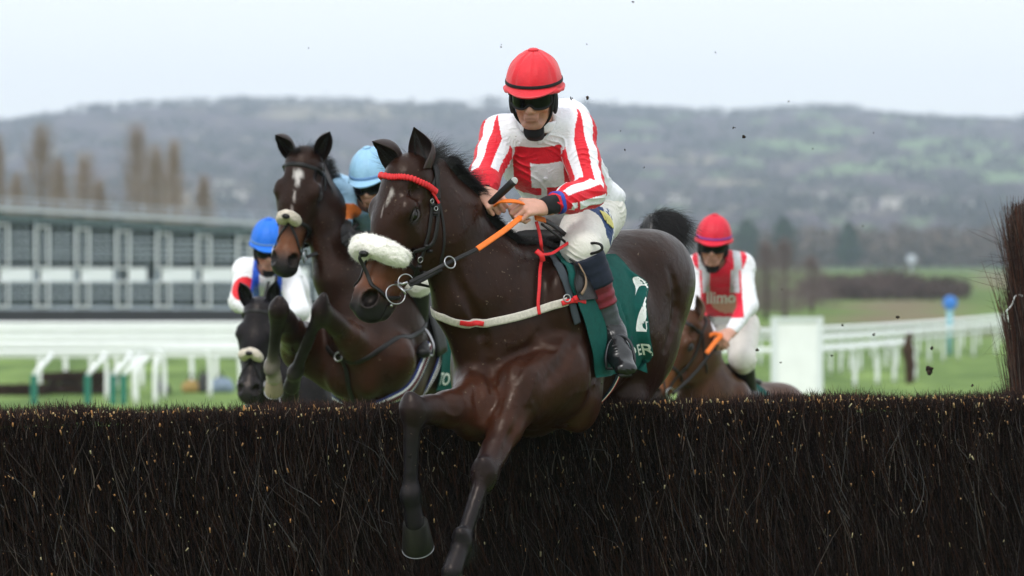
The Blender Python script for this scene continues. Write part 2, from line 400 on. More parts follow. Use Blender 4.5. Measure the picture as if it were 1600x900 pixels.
# ---- clumps of leafless woodland
def clumps(pts, r, hgt, nper, col, seed, tri=.35):
    """rough crowns made of small random triangles and upright twigs"""
    g = np.random.default_rng(seed); n = len(pts); C_ = np.repeat(pts, nper, 0); R = np.repeat(np.broadcast_to(r, n), nper)[:, None]; H = np.repeat(np.broadcast_to(hgt, n), nper)[:, None]
    d = g.normal(0, 1, (n * nper, 3)); d = nrm(d) * g.uniform(.35, 1, (n * nper, 1)) ** .5; d[:, 2] = d[:, 2] * .5 + .52
    p = C_ + d * np.concatenate([R, R, H], 1); s = R * tri * g.uniform(.5, 1.3, (n * nper, 1))
    v = np.stack([p + g.normal(0, 1, p.shape) * s * .6 for _ in range(3)], 1).reshape(-1, 3)
    c = np.repeat(np.array(col)[None] * g.uniform(.6, 1.5, (n * nper, 1)), 3, 0) * np.repeat(np.repeat(g.uniform(.75, 1.3, (n, 1)), nper, 0), 3, 0)
    return v, np.arange(len(v)).reshape(-1, 3), c
WOODM = mat('bare_wood_twigs', rough=.95, spec=.05, attr='col')
def wood(name, label, pts, r, h, nper, col, seed, kind='stuff', tri=.35):
    v, t, c = clumps(pts, r, h, nper, col, seed, tri); o = link(name, npmesh(name, v, None, t, False, c), WOODM); tag(o, label, 'woodland', None, kind); return o
g = np.random.default_rng(41)
def onhill(px, d): x = (px - 800) * d / FPX; return np.stack([x, d, hillz(x, d)], -1)
px = g.uniform(-500, 2100, 786); wood('ridge_wood', 'line of leafless woodland along the crest of the far hill', onhill(px, 3595 + g.uniform(-30, 10, 786)), 7, np.where((px > 735) & (px < 800), 11, 1.5 + 4.5 * (wob(np.stack([px, 0 * px, 0 * px], -1), 200, 5) > -.1)), 16, (.05, .045, .04), 42)
d = 1500 + 2000 * g.uniform(0, 1, 7800) ** 1.3; px = g.uniform(-500, 2100, 7800); gg = np.stack([px, d * .35, 0 * px], -1); k = (wob(gg, 130, 21) + .7 * wob(gg, 50, 22)) > -.05
wood('hillside_wood', 'woods and hedges scattered over the far hillside', onhill(px[k], d[k]), g.uniform(4, 11, k.sum()), g.uniform(4, 8, k.sum()), 12, (.046, .042, .036), 43)
def onflat(px, d): return np.stack([(px - 800) * d / FPX, d, -1.2 + 0 * d], -1)
px = np.concatenate([g.uniform(1060, 1660, 900), g.uniform(1660, 2200, 500)]); d = g.uniform(1150, 1440, 1400)
wood('valley_wood', 'belt of brown leafless trees at the foot of the hill', onflat(px, d), g.uniform(3, 6, 1400), g.uniform(6, 13, 1400), 26, (.085, .062, .052), 44)
px = np.concatenate([g.uniform(-60, 1000, 800), g.uniform(-600, -60, 400)]); d = g.uniform(1150, 1440, 1200)
wood('valley_wood', 'belt of grey trees at the foot of the hill behind the steel stand', onflat(px, d), g.uniform(3, 6, 1200), g.uniform(5, 10, 1200), 22, (.070, .062, .056), 45)
px = np.concatenate([g.uniform(1262, 1500, 260), g.uniform(1350, 1420, 90)]); d = np.concatenate([g.uniform(300, 330, 260), g.uniform(320, 345, 90)])
wood('hedge', 'dark bramble hedge crossing the green fields on the right', onflat(px, d), 1.1, np.concatenate([g.uniform(1.0, 2.0, 260), g.uniform(1.4, 2.4, 90)]), 60, (.085, .062, .058), 46, 'thing', .16)['category'] = 'hedge'
# ---- single trees
BARK = mat('bark', (.075, .055, .045), .9, .1, .3, 6, .01, 20)
def poplar(px, top, d, w, col, label, group, seed, name='poplar_tree', n=1300):
    g = np.random.default_rng(seed); b = onflat(np.array([float(px)]), np.array([float(d)]))[0]; H = CAMZ + (HOR - top) * d / FPX - b[2]; W_ = w * d / FPX / 2 * 1.4
    root = empty(name, b, label, 'tree', group)
    mb = MB(); mb.tube(smoothline([b, b + V(.1, 0, H * .4), b + V(0, 0, H * .9)], 8), np.linspace(.13, .02, 9), np.linspace(.13, .02, 9)); mb.build('trunk', BARK, root)
    z = .06 + .84 * g.uniform(0, 1, n) ** 1.35; st = b + np.stack([0 * z, 0 * z, z * H], -1); prof = np.interp(z, [0, .1, .3, .55, .8, .95], [.5, 1.0, .95, .60, .28, .06]); ln_ = np.minimum(H * .22, H * (1.04 - z))
    dr = np.stack([g.normal(0, 1.0, n) * W_ * prof, g.normal(0, 1.0, n) * W_ * prof, ln_ * .8], -1); st = st + dr * V(.85, .85, 0) + V(0, 0, 0); dr = dr * V(.5, .5, 1); v, q = hairs(st, dr, g.normal(0, .12, (n, 3)) * V(1, 1, .2) * W_, np.linalg.norm(dr, axis=1), .013, 5, .10, 3, seed, .05)
    c = np.tile(col, (len(v), 1)); link('crown', npmesh('crown', v, q, None, True, c), WOODM, root)
PC = 'bare poplars rising behind the steel stand'
for i, (px, top, w, lab) in enumerate([(64, 196, 44, 'tall bare poplar on the left, first of the big pair above the stand'), (92, 250, 22, 'low bare poplar close beside the tall left poplar'), (132, 240, 42, 'medium bare poplar standing alone between the two tall ones'), (214, 196, 40, 'tallest bare poplar above the middle of the stand'), (243, 228, 38, 'bare poplar pressed against the right of the tallest one'), (271, 222, 30, 'slender bare poplar, last of the close row of three'), (318, 276, 26, 'small lone bare poplar near the right end of the stand'), (26, 272, 26, 'small bare poplar left of the tall left poplar'), (-4, 215, 24, 'bare poplar cut by the left edge of the photo'), (156, 285, 20, 'stunted bare poplar right of the lone medium one')]):
    poplar(px, top, 262 + 9 * (i % 4), w, V(.34, .27, .215) * (.9 + .06 * (i % 3)), lab, PC, 60 + i)
for i, (px, top, w, d, lab) in enumerate([(1196, 378, 34, 212, 'purple brown bare tree left of the white board'), (1226, 372, 40, 216, 'purple brown bare tree rising over the white board'), (1268, 400, 30, 238, 'slim bare tree right of the purple pair'), (1150, 392, 30, 225, 'bare tree just behind the shoulder of the red capped rider'), (1118, 396, 30, 228, 'bare tree hidden behind the red capped rider')]):
    poplar(px, top, d, w, V(.19, .145, .14), lab, 'bare purple brown trees behind the white board', 80 + i, 'bare_tree', 900)
EVG = mat('evergreen', rough=.9, spec=.1, attr='col')
for i, (px, top, w, lab) in enumerate([(1225, 341, 40, 'pointed dark evergreen above the white board'), (1168, 347, 46, 'broad dark evergreen right of the red capped rider'), (1326, 351, 34, 'low dark evergreen furthest right of the three')]):
    d = 1060 + 20 * i; b = onflat(np.array([float(px)]), np.array([float(d)]))[0]; H = CAMZ + (HOR - top) * d / FPX - b[2]; r = w * d / FPX / 2
    root = empty('evergreen_tree', b, lab, 'tree', 'dark evergreens in the valley'); mb = MB(); mb.tube([b, b + V(0, 0, H * .8)], [.4, .1], [.4, .1]); mb.build('trunk', BARK, root)
    g = np.random.default_rng(90 + i); n = 1500; z = g.uniform(.15, 1, n); a = g.uniform(0, 6.28, n); rr = r * np.interp(z, [.15, .35, .75, 1], [.8, 1, .7, .1]) * g.uniform(.5, 1.05, n)
    p = b + np.stack([np.cos(a) * rr, np.sin(a) * rr, z * H], -1); v = np.stack([p + g.normal(0, .55, p.shape) for _ in range(3)], 1).reshape(-1, 3)
    c = np.repeat(V(.018, .040, .022)[None] * g.uniform(.5, 1.7, (n, 1)), 3, 0); link('crown', npmesh('crown', v, None, np.arange(len(v)).reshape(-1, 3), False, c), EVG, root)
# ---- far houses
HW = mat('render_wall', (.55, .52, .48), .9, .1, .1, 1); HR = mat('slate_roof', (.10, .085, .08), .9, .1, .2, 1); WN = mat('window_glass', (.03, .035, .04), .2)
hs = [(318, 306, 'white'), (338, 318, ''), (352, 296, ''), (366, 316, ''), (384, 305, ''), (300, 322, ''), (1262, 322, ''), (1284, 318, ''), (1305, 322, ''), (1430, 318, ''), (1448, 324, ''), (1395, 326, ''), (1508, 330, ''), (1340, 330, ''), (1060, 318, ''), (985, 322, '')]
for i, (px, py, _) in enumerate(hs):
    d = 1900.0
    for _k in range(30):
        x = (px - 800) * d / FPX; zt = CAMZ + (HOR - py) * d / FPX; zz = float(hillz(np.array([x]), np.array([d]))[0]); d += (zt - zz) * 6; d = min(max(d, 1500), 3300)
    w_, l_, h_ = 9 + i % 4, 7 + i % 3, 4.5 + (i % 2); b = V((px - 800) * d / FPX, d, float(hillz(np.array([(px - 800) * d / FPX]), np.array([d]))[0]))
    side_ = 'left' if px < 900 else 'right'
    root = empty('house', b, 'tiny pale house on the far hillside, number %d from the left of the scattered village' % (sorted([h[0] for h in hs]).index(px) + 1), 'house', 'village houses on the far hillside')
    mb = MB(); mb.box(b + V(0, 0, h_ / 2 - 1), (w_, l_, h_ + 2)); mb.build('wall', HW, root, False)
    v = np.array([(-w_ / 2 - .3, -l_ / 2 - .3, h_), (w_ / 2 + .3, -l_ / 2 - .3, h_), (w_ / 2 + .3, l_ / 2 + .3, h_), (-w_ / 2 - .3, l_ / 2 + .3, h_), (-w_ / 2 - .3, 0, h_ + 2.8), (w_ / 2 + .3, 0, h_ + 2.8)]) + b
    link('roof', npmesh('roof', v, [(0, 1, 5, 4), (2, 3, 4, 5), (0, 3, 2, 1)], [(0, 4, 3), (1, 2, 5)], False), HR, root)
    for kx in (-.3, 0, .3):
        mb = MB(); mb.box(b + V(kx * w_, -l_ / 2 - .03, h_ * .6), (1.2, .1, 1.3)); mb.build('window', WN, root, False)
# ---- haze over the valley
hz = bpy.data.materials.new('haze'); hz.use_nodes = True; hn = hz.node_tree; hn.nodes.clear(); pv = hn.nodes.new('ShaderNodeVolumePrincipled'); ho = hn.nodes.new('ShaderNodeOutputMaterial')
pv.inputs['Color'].default_value = (.73, .84, 1, 1); pv.inputs['Density'].default_value = .00019; pv.inputs['Anisotropy'].default_value = 0.2; hn.links.new(pv.outputs[0], ho.inputs['Volume'])
mb = MB(); mb.box((0, 1920, 85), (2000, 4020, 190)); hb = mb.build('haze', hz, None, False); tag(hb, kind='stuff'); 
# ------------------------------------------------------------ horses
COAT = {}
def coat_mat(name, rough=.42):
    m = mat(name, rough=rough + .03, spec=.19, attr='col', var=.34, scale=8, bump=.0024, bscale=34, detail=8)
    N = m.node_tree.nodes; L = m.node_tree.links; b = N['Principled BSDF']
    b.inputs['Specular Tint'].default_value = (1, .86, .78, 1)
    if not b.inputs['Roughness'].is_linked:                 # damp and dry patches of coat
        tc = N.new('ShaderNodeTexCoord'); n = N.new('ShaderNodeTexNoise'); n.inputs['Scale'].default_value = 5; n.inputs['Detail'].default_value = 6; n.inputs['Roughness'].default_value = .65
        r = N.new('ShaderNodeMapRange'); r.inputs[1].default_value = .35; r.inputs[2].default_value = .65; r.inputs[3].default_value = rough - .12; r.inputs[4].default_value = rough + .12
        L.new(tc.outputs['Object'], n.inputs[0]); L.new(n.outputs[0], r.inputs[0]); L.new(r.outputs[0], b.inputs['Roughness']); splash(m)
    return m
class Horse:
    """a blended body in three frames: trunk (left, forward, up), head (nose, face, left) and legs in world space"""
    def __init__(s, O, F, U, poll, N, D, c_coat, c_dark, c_mz, h=.009, hs=(1, 1, 1), nr=1.0, neckpull=0):
        s.O = np.asarray(O, float); s.F = nrm(F); s.U = orth(U, s.F); s.L = np.cross(s.U, s.F)
        s.poll = np.asarray(poll, float); s.N = nrm(N); s.D = orth(D, s.N); s.S = np.cross(s.D, s.N)
        s.cc, s.cd, s.cm, s.h = c_coat, c_dark, c_mz, h; s.hs = hs; s.nr = nr
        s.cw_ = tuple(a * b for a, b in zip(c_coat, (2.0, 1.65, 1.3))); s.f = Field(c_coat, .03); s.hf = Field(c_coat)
        s.trunk(); s.neck(neckpull); s.head(s.f); s.head(s.hf)
    def t(s, x, y, z): return s.O + s.L * (x * 1.08) + s.F * y + s.U * z
    def hd(s, a, d, l): return s.poll + s.N * (a * s.hs[0]) + s.D * (d * s.hs[1]) + s.S * (l * s.hs[2])
    def trunk(s):
        f, t = s.f, s.t; A = (s.L, s.F, s.U)
        f.seg(t(0, .28, -.03), t(0, -.36, .03), (.255, .37), (.265, .31), s.L, .05)      # barrel
        f.ell(t(0, .30, .27), (.085, .26, .14), A, .10)                                     # withers
        f.ell(t(0, -.10, .20), (.17, .45, .13), A, .08)                                     # loin
        for q in (-1, 1):
            f.ell(t(q * .165, .40, .02), (.095, .17, .33), (s.L, nrm(s.F * .9 + s.U * -.42), nrm(s.U * .9 + s.F * .42)), .042)   # shoulder blade
            f.ell(t(q * .16, .56, -.13), (.105, .14, .17), A, .045)                        # point of the shoulder
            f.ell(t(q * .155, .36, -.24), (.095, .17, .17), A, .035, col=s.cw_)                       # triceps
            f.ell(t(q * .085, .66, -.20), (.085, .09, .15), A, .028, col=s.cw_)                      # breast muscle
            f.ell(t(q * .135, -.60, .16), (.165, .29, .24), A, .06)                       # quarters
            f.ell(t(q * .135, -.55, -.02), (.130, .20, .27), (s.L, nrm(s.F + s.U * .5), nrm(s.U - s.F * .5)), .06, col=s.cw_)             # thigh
            f.ell(t(q * .16, -.42, -.10), (.10, .19, .20), A, .07)                        # stifle
            f.ell(t(q * .08, -.50, .27), (.13, .24, .12), A, .08)
        f.ell(t(0, .50, -.20), (.20, .24, .22), A, .06)
        f.ell(t(0, -.56, .20), (.21, .33, .20), A, .06)                                  # croup
        f.ell(t(0, -.86, .20), (.055, .10, .07), A, .08)                                   # dock
    def neck(s, pull=0):
        b0 = s.t(0, .40, .10); b1 = s.t(pull, .58, .06)
        top = s.hd(.035, -.125, 0)
        m1 = b1 * .62 + top * .38 + s.U * (-.035); m2 = b1 * .28 + top * .72 + s.U * .008
        s.nk = [b0, b1, m1, m2, top]
        side = s.L + s.S
        r_ = s.nr; s.f.chain(s.nk, [(.19, .33), (.18, .32 * r_), (.130, .235 * r_), (.100, .178 * r_), (.085, .135 * s.hs[1])], side, .08)
        s.f.ell(s.hd(.12, -.17, 0), (.11, .12, .075), (s.N, s.D, s.S), .06)                # throat
    def head(s, f):
        H, A = s.hd, (s.N, s.D, s.S); cc, cm, cd = s.cc, s.cm, s.cd; real = f; k_ = s.hs
        class W_:
            def ell(_, c, r, *a, **k): real.ell(c, (r[0] * k_[0], r[1] * k_[1], r[2] * k_[2]), *a, **k)
            def seg(_, a, b, ra, rb, *x, **k): real.seg(a, b, (ra[0] * k_[2], ra[1] * k_[1]), (rb[0] * k_[2], rb[1] * k_[1]), *x, **k)
        f = W_()
        nost = []
        f.ell(H(.05, -.055, 0), (.115, .095, .078), A, .03)                                # cranium
        f.seg(H(.05, -.05, 0), H(.24, -.065, 0), (.080, .072), (.086, .088), s.S, .04)      # forehead
        f.ell(H(.16, -.012, 0), (.12, .035, .062), A, .04)
        for q in (-1, 1):
            f.ell(H(.185, -.028, q * .080), (.055, .038, .028), A, .035)                   # brow over the eye
            f.ell(H(.27, -.160, q * .045), (.130, .125, .036), A, .04)                   # jowl
            f.seg(H(.24, -.055, q * .062), H(.40, -.062, q * .040), (.018, .018), (.010, .010), s.S, .035)     # cheek crest
        f.seg(H(.22, -.050, 0), H(.50, -.042, 0), (.066, .060), (.043, .042), s.S, .04)      # nose
        f.seg(H(.28, -.185, 0), H(.53, -.115, 0), (.050, .045), (.033, .030), s.S, .05)      # lower jaw
        f.seg(H(.25, -.11, 0), H(.50, -.075, 0), (.058, .080), (.040, .048), s.S, .04)       # cheek flesh
        c2 = tuple(.45 * a + .55 * b for a, b in zip(cm, cd))
        f.ell(H(.555, -.055, 0), (.075, .064, .060), A, .04, col=cm)
        f.ell(H(.603, -.062, 0), (.044, .056, .052), A, .03, col=cd)                        # upper lip
        f.ell(H(.575, -.122, 0), (.045, .026, .036), A, .018, col=cd)                       # lower lip and chin
        f.ell(H(.535, -.140, 0), (.035, .022, .030), A, .03, col=cd)
        for q in (-1, 1):
            ax = (nrm(s.N + s.D * .45), nrm(s.D - s.N * .45), s.S)
            f.ell(H(.562, -.020, q * .036), (.052, .036, .032), ax, .02, col=cd)          # nostril rim
            f.ell(H(.566, -.006, q * .050), (.040, .025, .029), ax, .010, True)           # nostril
            nost.append((H(.566, -.010, q * .048), (.043 * k_[0], .029 * k_[1], .033 * k_[2]), ax, (.003, .002, .002), .2))
            f.ell(H(.195, -.046, q * .102), (.026, .019, .022), A, .010, True)            # socket
            f.seg(H(.625, -.10, q * .05), H(.53, -.100, q * .045), (.018, .0035), (.010, .0035), s.S, .008, True)     # mouth line
            f.ell(H(.10, -.035, q * .075), (.035, .02, .012), A, .03, True)               # hollow above the eye
            f.ell(H(.36, -.120, q * .058), (.07, .02, .010), A, .03, True)
        f.ell(H(.44, -.045, 0), (.05, .03, .03), A, .04, col=cm)
        real.spot(H(.475, -.05, 0), (.085, .13, .13), A, cm, .5)
        real.spot(H(.61, -.07, 0), (.082, .13, .15), A, tuple(.8 * x + .012 for x in cd), .35)
        for n_ in nost: real.spot(*n_)
    def spots_head(s, blaze=None):
        A = (s.N, s.D, s.S)
        s.f.spot(s.hd(.195, -.050, .085), (.042, .034, .05), A, s.cd, .35)
        s.f.spot(s.hd(.195, -.050, -.085), (.042, .034, .05), A, s.cd, .35)
        for b in (blaze or []): s.f.spot(s.hd(b[0], 0.0, b[1]), b[2], A, b[3] if len(b) > 3 else (.62, .56, .52), .28)
    def leg(s, J, R, cols, side, knee=None):
        """J joints from shoulder/hip to coronet; R radii (w, h) at every joint"""
        for i in range(len(J) - 1):
            s.f.seg(J[i], J[i + 1], R[i], R[i + 1], side, .035 if i < 2 else .018, False, cols[i])
        return s
    def fore(s, J, front, cols=None, fet=None):
        """J: shoulder, elbow, knee, fetlock, coronet"""
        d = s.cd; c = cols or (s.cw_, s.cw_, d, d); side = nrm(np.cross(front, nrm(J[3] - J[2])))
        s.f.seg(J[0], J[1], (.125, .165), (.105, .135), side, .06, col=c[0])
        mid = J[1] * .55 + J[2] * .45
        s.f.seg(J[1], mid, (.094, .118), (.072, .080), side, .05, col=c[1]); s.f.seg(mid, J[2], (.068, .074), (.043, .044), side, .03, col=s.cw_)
        s.f.ell(J[2], (.049, .049, .052), (side, front, nrm(nrm(J[1] - J[2]) + nrm(J[2] - J[3]))), .04, col=d)
        s.f.seg(J[1] * .30 + J[2] * .70, J[2], (.052, .055), (.046, .047), side, .03, col=d)
        s.f.ell(J[2] - nrm(front) * .03, (.03, .03, .04), None, .02, col=d)
        s.f.seg(J[2], J[3], (.038, .040), (.031, .036), side, .03, col=d)
        for q_ in (-1, 1): s.f.seg(J[2] * .8 + J[3] * .2 + side * .034 * q_ - nrm(front) * .012, J[3] * .8 + J[2] * .2 + side * .030 * q_ - nrm(front) * .012, .006, .006, side, .012, True)
        s.f.seg(J[2] - nrm(front) * .022, J[3] - nrm(front) * .024, (.014, .017), (.014, .017), side, .012, col=d)
        s.f.ell(J[3], (.044, .048, .052), (side, front, nrm(J[2] - J[3])), .02, col=d)
        s.f.seg(J[3], J[4], (.036, .038), (.045, .045), side, .02, col=fet or d)
    def groove(s, px, r=.016, out=.010, k=.03, sub=True, col=None, world=None):
        c = hit(s.f, [p[0] for p in px], [p[1] for p in px]) if world is None else np.array(world)
        c = smoothline(c, max(4, 2 * len(c))); c, g = s.f.snap(c, 0, 3); c = c + g * out
        for i in range(len(c) - 1):
            e = math.sin(math.pi * (i + .5) / (len(c) - 1)) ** .5; s.f.seg(c[i], c[i + 1], r * e, r * e, (1, .3, .2), k, sub, col)
    def build(s, name, matr, root, lump=.0022):
        v, q, c = s.f.mesh(name, s.h, 2, lambda X: lump * (wob(X, .34, 3) + .6 * wob(X, .13, 4)) + .0010 * np.clip(1 - np.abs(wob(X, .16, 14)) * 9, 0, 1) * np.clip(wob(X, .5, 15) * 3 + .6, 0, 1))
        return link(name, npmesh(name, v, q, None, True, c), matr, root)
    def hoof(s, cor, toe, front, root, r=.050, m=None, shoe=True):
        ax = nrm(toe - cor); fr = orth(front, ax); sd_ = np.cross(ax, fr); L = np.linalg.norm(toe - cor)
        n = 28; rows = [(-.10, .40), (-.03, .70), (0, .80), (.04, .84), (.5, .97), (.93, 1.08), (1.0, 1.05), (1.0, .9), (.90, .55), (.86, .0)]
        v = []; a = np.arange(n) * 2 * math.pi / n
        for t, k in rows:
            sh = 1 - .18 * np.maximum(-np.cos(a), 0) ** 2
            v.append(cor + ax * L * t - fr * (.22 * r * (1 - t)) + (np.cos(a) * r * k * sh * 1.05)[:, None] * fr + (np.sin(a) * r * k * .98)[:, None] * sd_)
        v = np.concatenate(v); q = [(i * n + j, i * n + (j + 1) % n, (i + 1) * n + (j + 1) % n, (i + 1) * n + j) for i in range(len(rows) - 1) for j in range(n)]
        o = link('hoof', npmesh('hoof', v, q), m or HOOF, root)
        if shoe:
            aa = np.linspace(-2.4, 2.4, 26); c = cor + ax * (L * 1.03) + np.outer(np.cos(aa) * r * 1.02, fr) + np.outer(np.sin(aa) * r * .99, sd_)
            mb = MB(); mb.tube(c, .006, .002, normal=ax); mb.build('horseshoe', STEEL, o)
        return o
    def ear(s, base, axis, opening, root, L=.17, R=.038, m=None, mi=None):
        a = nrm(axis); o = orth(opening, a); b = np.cross(a, o); nt_, npn = 16, 19; v = []
        for lay in (0, 1):
            for i in range(nt_):
                t = i / (nt_ - 1); rr = R * (.62 + 1.15 * t * (1 - t) * 1.5) * (1 - t ** 3.6) + .0022; rr = rr - (.004 if lay else 0) * (1 - t); rr = max(rr, .0012)
                pm = 2.35 - 1.0 * min(1, t * 1.9) + .25 * t
                for j in range(npn):
                    ph = -pm + 2 * pm * j / (npn - 1)
                    v.append(base + a * L * t - o * (.020 * math.sin(t * 2.6)) + rr * (-math.cos(ph) * o * 1.0 + math.sin(ph) * b * .9))
        q = []; n1 = nt_ * npn
        for i in range(nt_ - 1):
            for j in range(npn - 1):
                k = i * npn + j; q.append((k, k + 1, k + npn + 1, k + npn)); q.append((n1 + k, n1 + k + npn, n1 + k + npn + 1, n1 + k + 1))
            for k, z in ((i * npn, 1), (i * npn + npn - 1, 0)):
                qq = (k, k + npn, n1 + k + npn, n1 + k); q.append(qq if z else qq[::-1])
        v = np.array(v); me = npmesh('ear', v, q)
        ob = link('ear', me, m or DARKHAIR, root)
        # fringe of hair in the opening
        g = np.random.default_rng(5); n = 160; t = g.uniform(.02, .75, n); sg = g.choice([-1, 1], n)
        rt = base + a * (L * t)[:, None] - o * .012 + (b * (sg * R * .55 * (1 - t))[:, None])
        hv, hq = hairs(rt, o * .35 + a * .8 - b * (sg * .5)[:, None], np.tile(a * .2, (n, 1)), .030, .0011, 3, .002, 3, 9)
        link('ear_hair', npmesh('ear_hair', hv, hq), mi or DARKHAIR, ob)
        return ob
    def eyes(s, root):
        for q in (-1, 1):
            v, qq = uvs(s.hd(.195, -.046, q * .0870), .0255, (s.N, s.D, s.S))
            e = link('eye', npmesh('eye', v, qq), EYE, root)
            # lids and lashes
            mb = MB()
            for sg in (-1, 1):
                aa = np.linspace(-1.45, 1.45, 14)
                c = s.hd(.195, -.046, q * .0890) + np.outer(np.sin(aa) * .0285, s.N) + np.outer(np.cos(aa) * sg * (.0165 if sg > 0 else .015), s.D) + np.outer(np.cos(aa) * .018 + .003, s.S * q)
                mb.tube(c, .0042, .0042)
            mb.build('eyelid', mat('eyelid_skin', (.014, .010, .009), .45), e)
    def onhead(s, pts, n=28, off=.004, closed=False, w=.010, h=.0028, mb=None):
        c = smoothline([s.hd(*p) for p in pts], n, closed); c, g = s.hf.snap(c, off, 6)
        mb.tube(c, w, h, normal=g, closed=closed); return c, g
    def mane(s, root, n=2600, length=.16, flow=None, seed=3, side=-1, w=.0013, forelock=True, fly=None, t0=0.0, t1=1.0):
        g = np.random.default_rng(seed); line = smoothline([s.nk[0] * .3 + s.nk[1] * .7] + s.nk[2:] , 40)
        t = g.uniform(t0, t1, n); ii = t * (len(line) - 1); i0 = np.minimum(ii.astype(int), len(line) - 2); fr = (ii - i0)[:, None]
        c = line[i0] * (1 - fr) + line[i0 + 1] * fr
        Tn = nrm(line[-1] - line[0]); up = orth(s.U * .6 + s.D * -.2 + s.U, Tn)
        X = c + up * .4 + np.cross(up, Tn) * g.normal(0, .010, n)[:, None]
        for _ in range(14):                                     # fall on to the crest along 'up'
            X = X - up * (np.maximum(s.f.eval(X), -.01) * .8)[:, None]
        sd_ = np.cross(up, Tn) * side
        fl = np.zeros(3) if flow is None else np.asarray(flow, float)
        ss = np.where(g.uniform(0, 1, n) < .42, -1, 1)[:, None] * g.uniform(.3, 1, (n, 1))
        v, q = hairs(X - up * .006, up * .85 + sd_ * ss * .6 + fl, sd_ * ss * .2 - up * .55 + fl * .6, length, w, 7, .010, 3, seed)
        return link('mane', npmesh('mane', v, q), DARKHAIR, root)

def hit(f, px, py, d0=15.5, d1=21.0, cam=V(0, 0, CAMZ)):
    """where the line of sight through a photo pixel meets a body"""
    px = np.atleast_1d(px).astype(float); py = np.atleast_1d(py).astype(float)
    D = nrm(np.stack([(px - 800) / FPX, np.ones_like(px), (HOR - py) / FPX], -1)); t = np.full(len(px), d0)
    for _ in range(90):
        d = f.eval(cam + D * t[:, None]); t = t + np.clip(d * .7, -.05, .4)
        t = np.minimum(t, d1)
    return cam + D * t[:, None]
def band(f, pp, w, h, off=.004, n=30, mb=None, closed=False, world=None):
    c = hit(f, [p[0] for p in pp], [p[1] for p in pp]) if world is None else np.array(world)
    c = smoothline(c, n, closed); c, g = f.snap(c, off, 5)
    for _ in range(10): c[1:-1] = c[1:-1] * .5 + (c[:-2] + c[2:]) * .25
    fe = f.eval(c); c = c + g * np.maximum(off * .6 - fe, 0)[:, None]
    for _ in range(4): g[1:-1] = g[1:-1] * .5 + (g[:-2] + g[2:]) * .25
    mb.tube(c, w, h, normal=g, closed=closed); return c, g
def text_mesh(s, size=1.0):
    cu = bpy.data.curves.new('txt', 'FONT'); cu.body = s; cu.size = size; cu.fill_mode = 'FRONT'; cu.resolution_u = 6; cu.offset = .02
    ob = bpy.data.objects.new('txt', cu); COL.objects.link(ob); bpy.context.view_layer.update()
    me = bpy.data.meshes.new_from_object(ob.evaluated_get(bpy.context.evaluated_depsgraph_get()))
    bpy.data.objects.remove(ob); bpy.data.curves.remove(cu)
    import bmesh
    bm = bmesh.new(); bm.from_mesh(me); bmesh.ops.triangulate(bm, faces=bm.faces)
    bmesh.ops.subdivide_edges(bm, edges=[e for e in bm.edges if e.calc_length() > .12 * size], cuts=3, use_grid_fill=True); bmesh.ops.triangulate(bm, faces=bm.faces)
    v = np.array([x.co[:] for x in bm.verts]); f = np.array([[x.index for x in p.verts] for p in bm.faces]); bm.free(); bpy.data.meshes.remove(me)
    return v[:, :2], f
# ------------------------------------------------------------ the leading horse
hroot = empty('horse', P(880, 520, 18.0), 'dark bay racehorse nearest the camera, leaping the birch fence, white sheepskin noseband and red browband', 'horse', 'racehorses jumping the fence')
M_COAT = (.0180, .0066, .0038); M_DARK = (.0095, .0085, .0105); M_TAN = (.105, .036, .016)
HF = V(-.42, -.905, -.085)
h1 = Horse(V(.275, 18.13, 1.765), HF, (0, 0, 1), P(627, 256, 17.20), (-.285, -.185, -.927), (-.70, -.66, .3), M_COAT, M_DARK, M_TAN, h=.009, hs=(1.06, 1.20, 1.22), nr=1.1, neckpull=-.05)
h1.spots_head([(.135, .030, (.024, .06, .012), (.33, .30, .28)), (.165, .024, (.030, .06, .010), (.25, .22, .20)), (.210, .014, (.040, .06, .0045), (.20, .17, .16))])
# left foreleg reaches down to land, right foreleg folded at the knee
fl = [h1.t(.17, .56, -.15), P(815, 612, 17.36), P(757, 742, 17.08), P(722, 848, 16.95), P(706, 893, 16.88)]
h1.fore(fl, nrm(V(-.4, -.9, -.15)))
h1.f.ell(h1.t(-.20, .50, -.08), (.115, .20, .27), (h1.L, h1.F, h1.U), .06)
fr_ = [h1.t(-.17, .56, -.15), P(740, 640, 17.32), P(645, 640, 16.98), P(641, 772, 17.00), P(648, 818, 17.03)]
h1.fore(fr_, nrm(V(-.35, -.92, .1)))
# hind legs trail behind the fence, hocks flexed
for q_, kx in ((1, 0), (-1, .06)):
    st = h1.t(q_ * .16, -.42, -.22); hk = h1.t(q_ * .10, -.42 - kx, -.60); ft = h1.t(q_ * .10, -.28 - kx, -.90); co = h1.t(q_ * .10, -.34 - kx, -1.01)
    h1.f.seg(h1.t(q_ * .11, -.42, -.16), h1.t(q_ * .11, -.30, -.36), (.12, .16), (.09, .13), h1.L, .06)
    h1.f.seg(h1.t(q_ * .11, -.28, -.34), hk, (.085, .11), (.038, .05), h1.L, .05)
    h1.f.ell(hk, (.042, .06, .065), (h1.L, h1.F, h1.U), .03, col=M_DARK)
    h1.f.seg(hk, ft, (.034, .038), (.030, .034), h1.L, .02, col=M_DARK); h1.f.ell(ft, .044, None, .02, col=M_DARK)
    h1.f.seg(ft, co, (.032, .034), (.04, .04), h1.L, .02, col=M_DARK)
    h1.hoof(co, co + nrm(co - ft) * .085, h1.F, hroot)
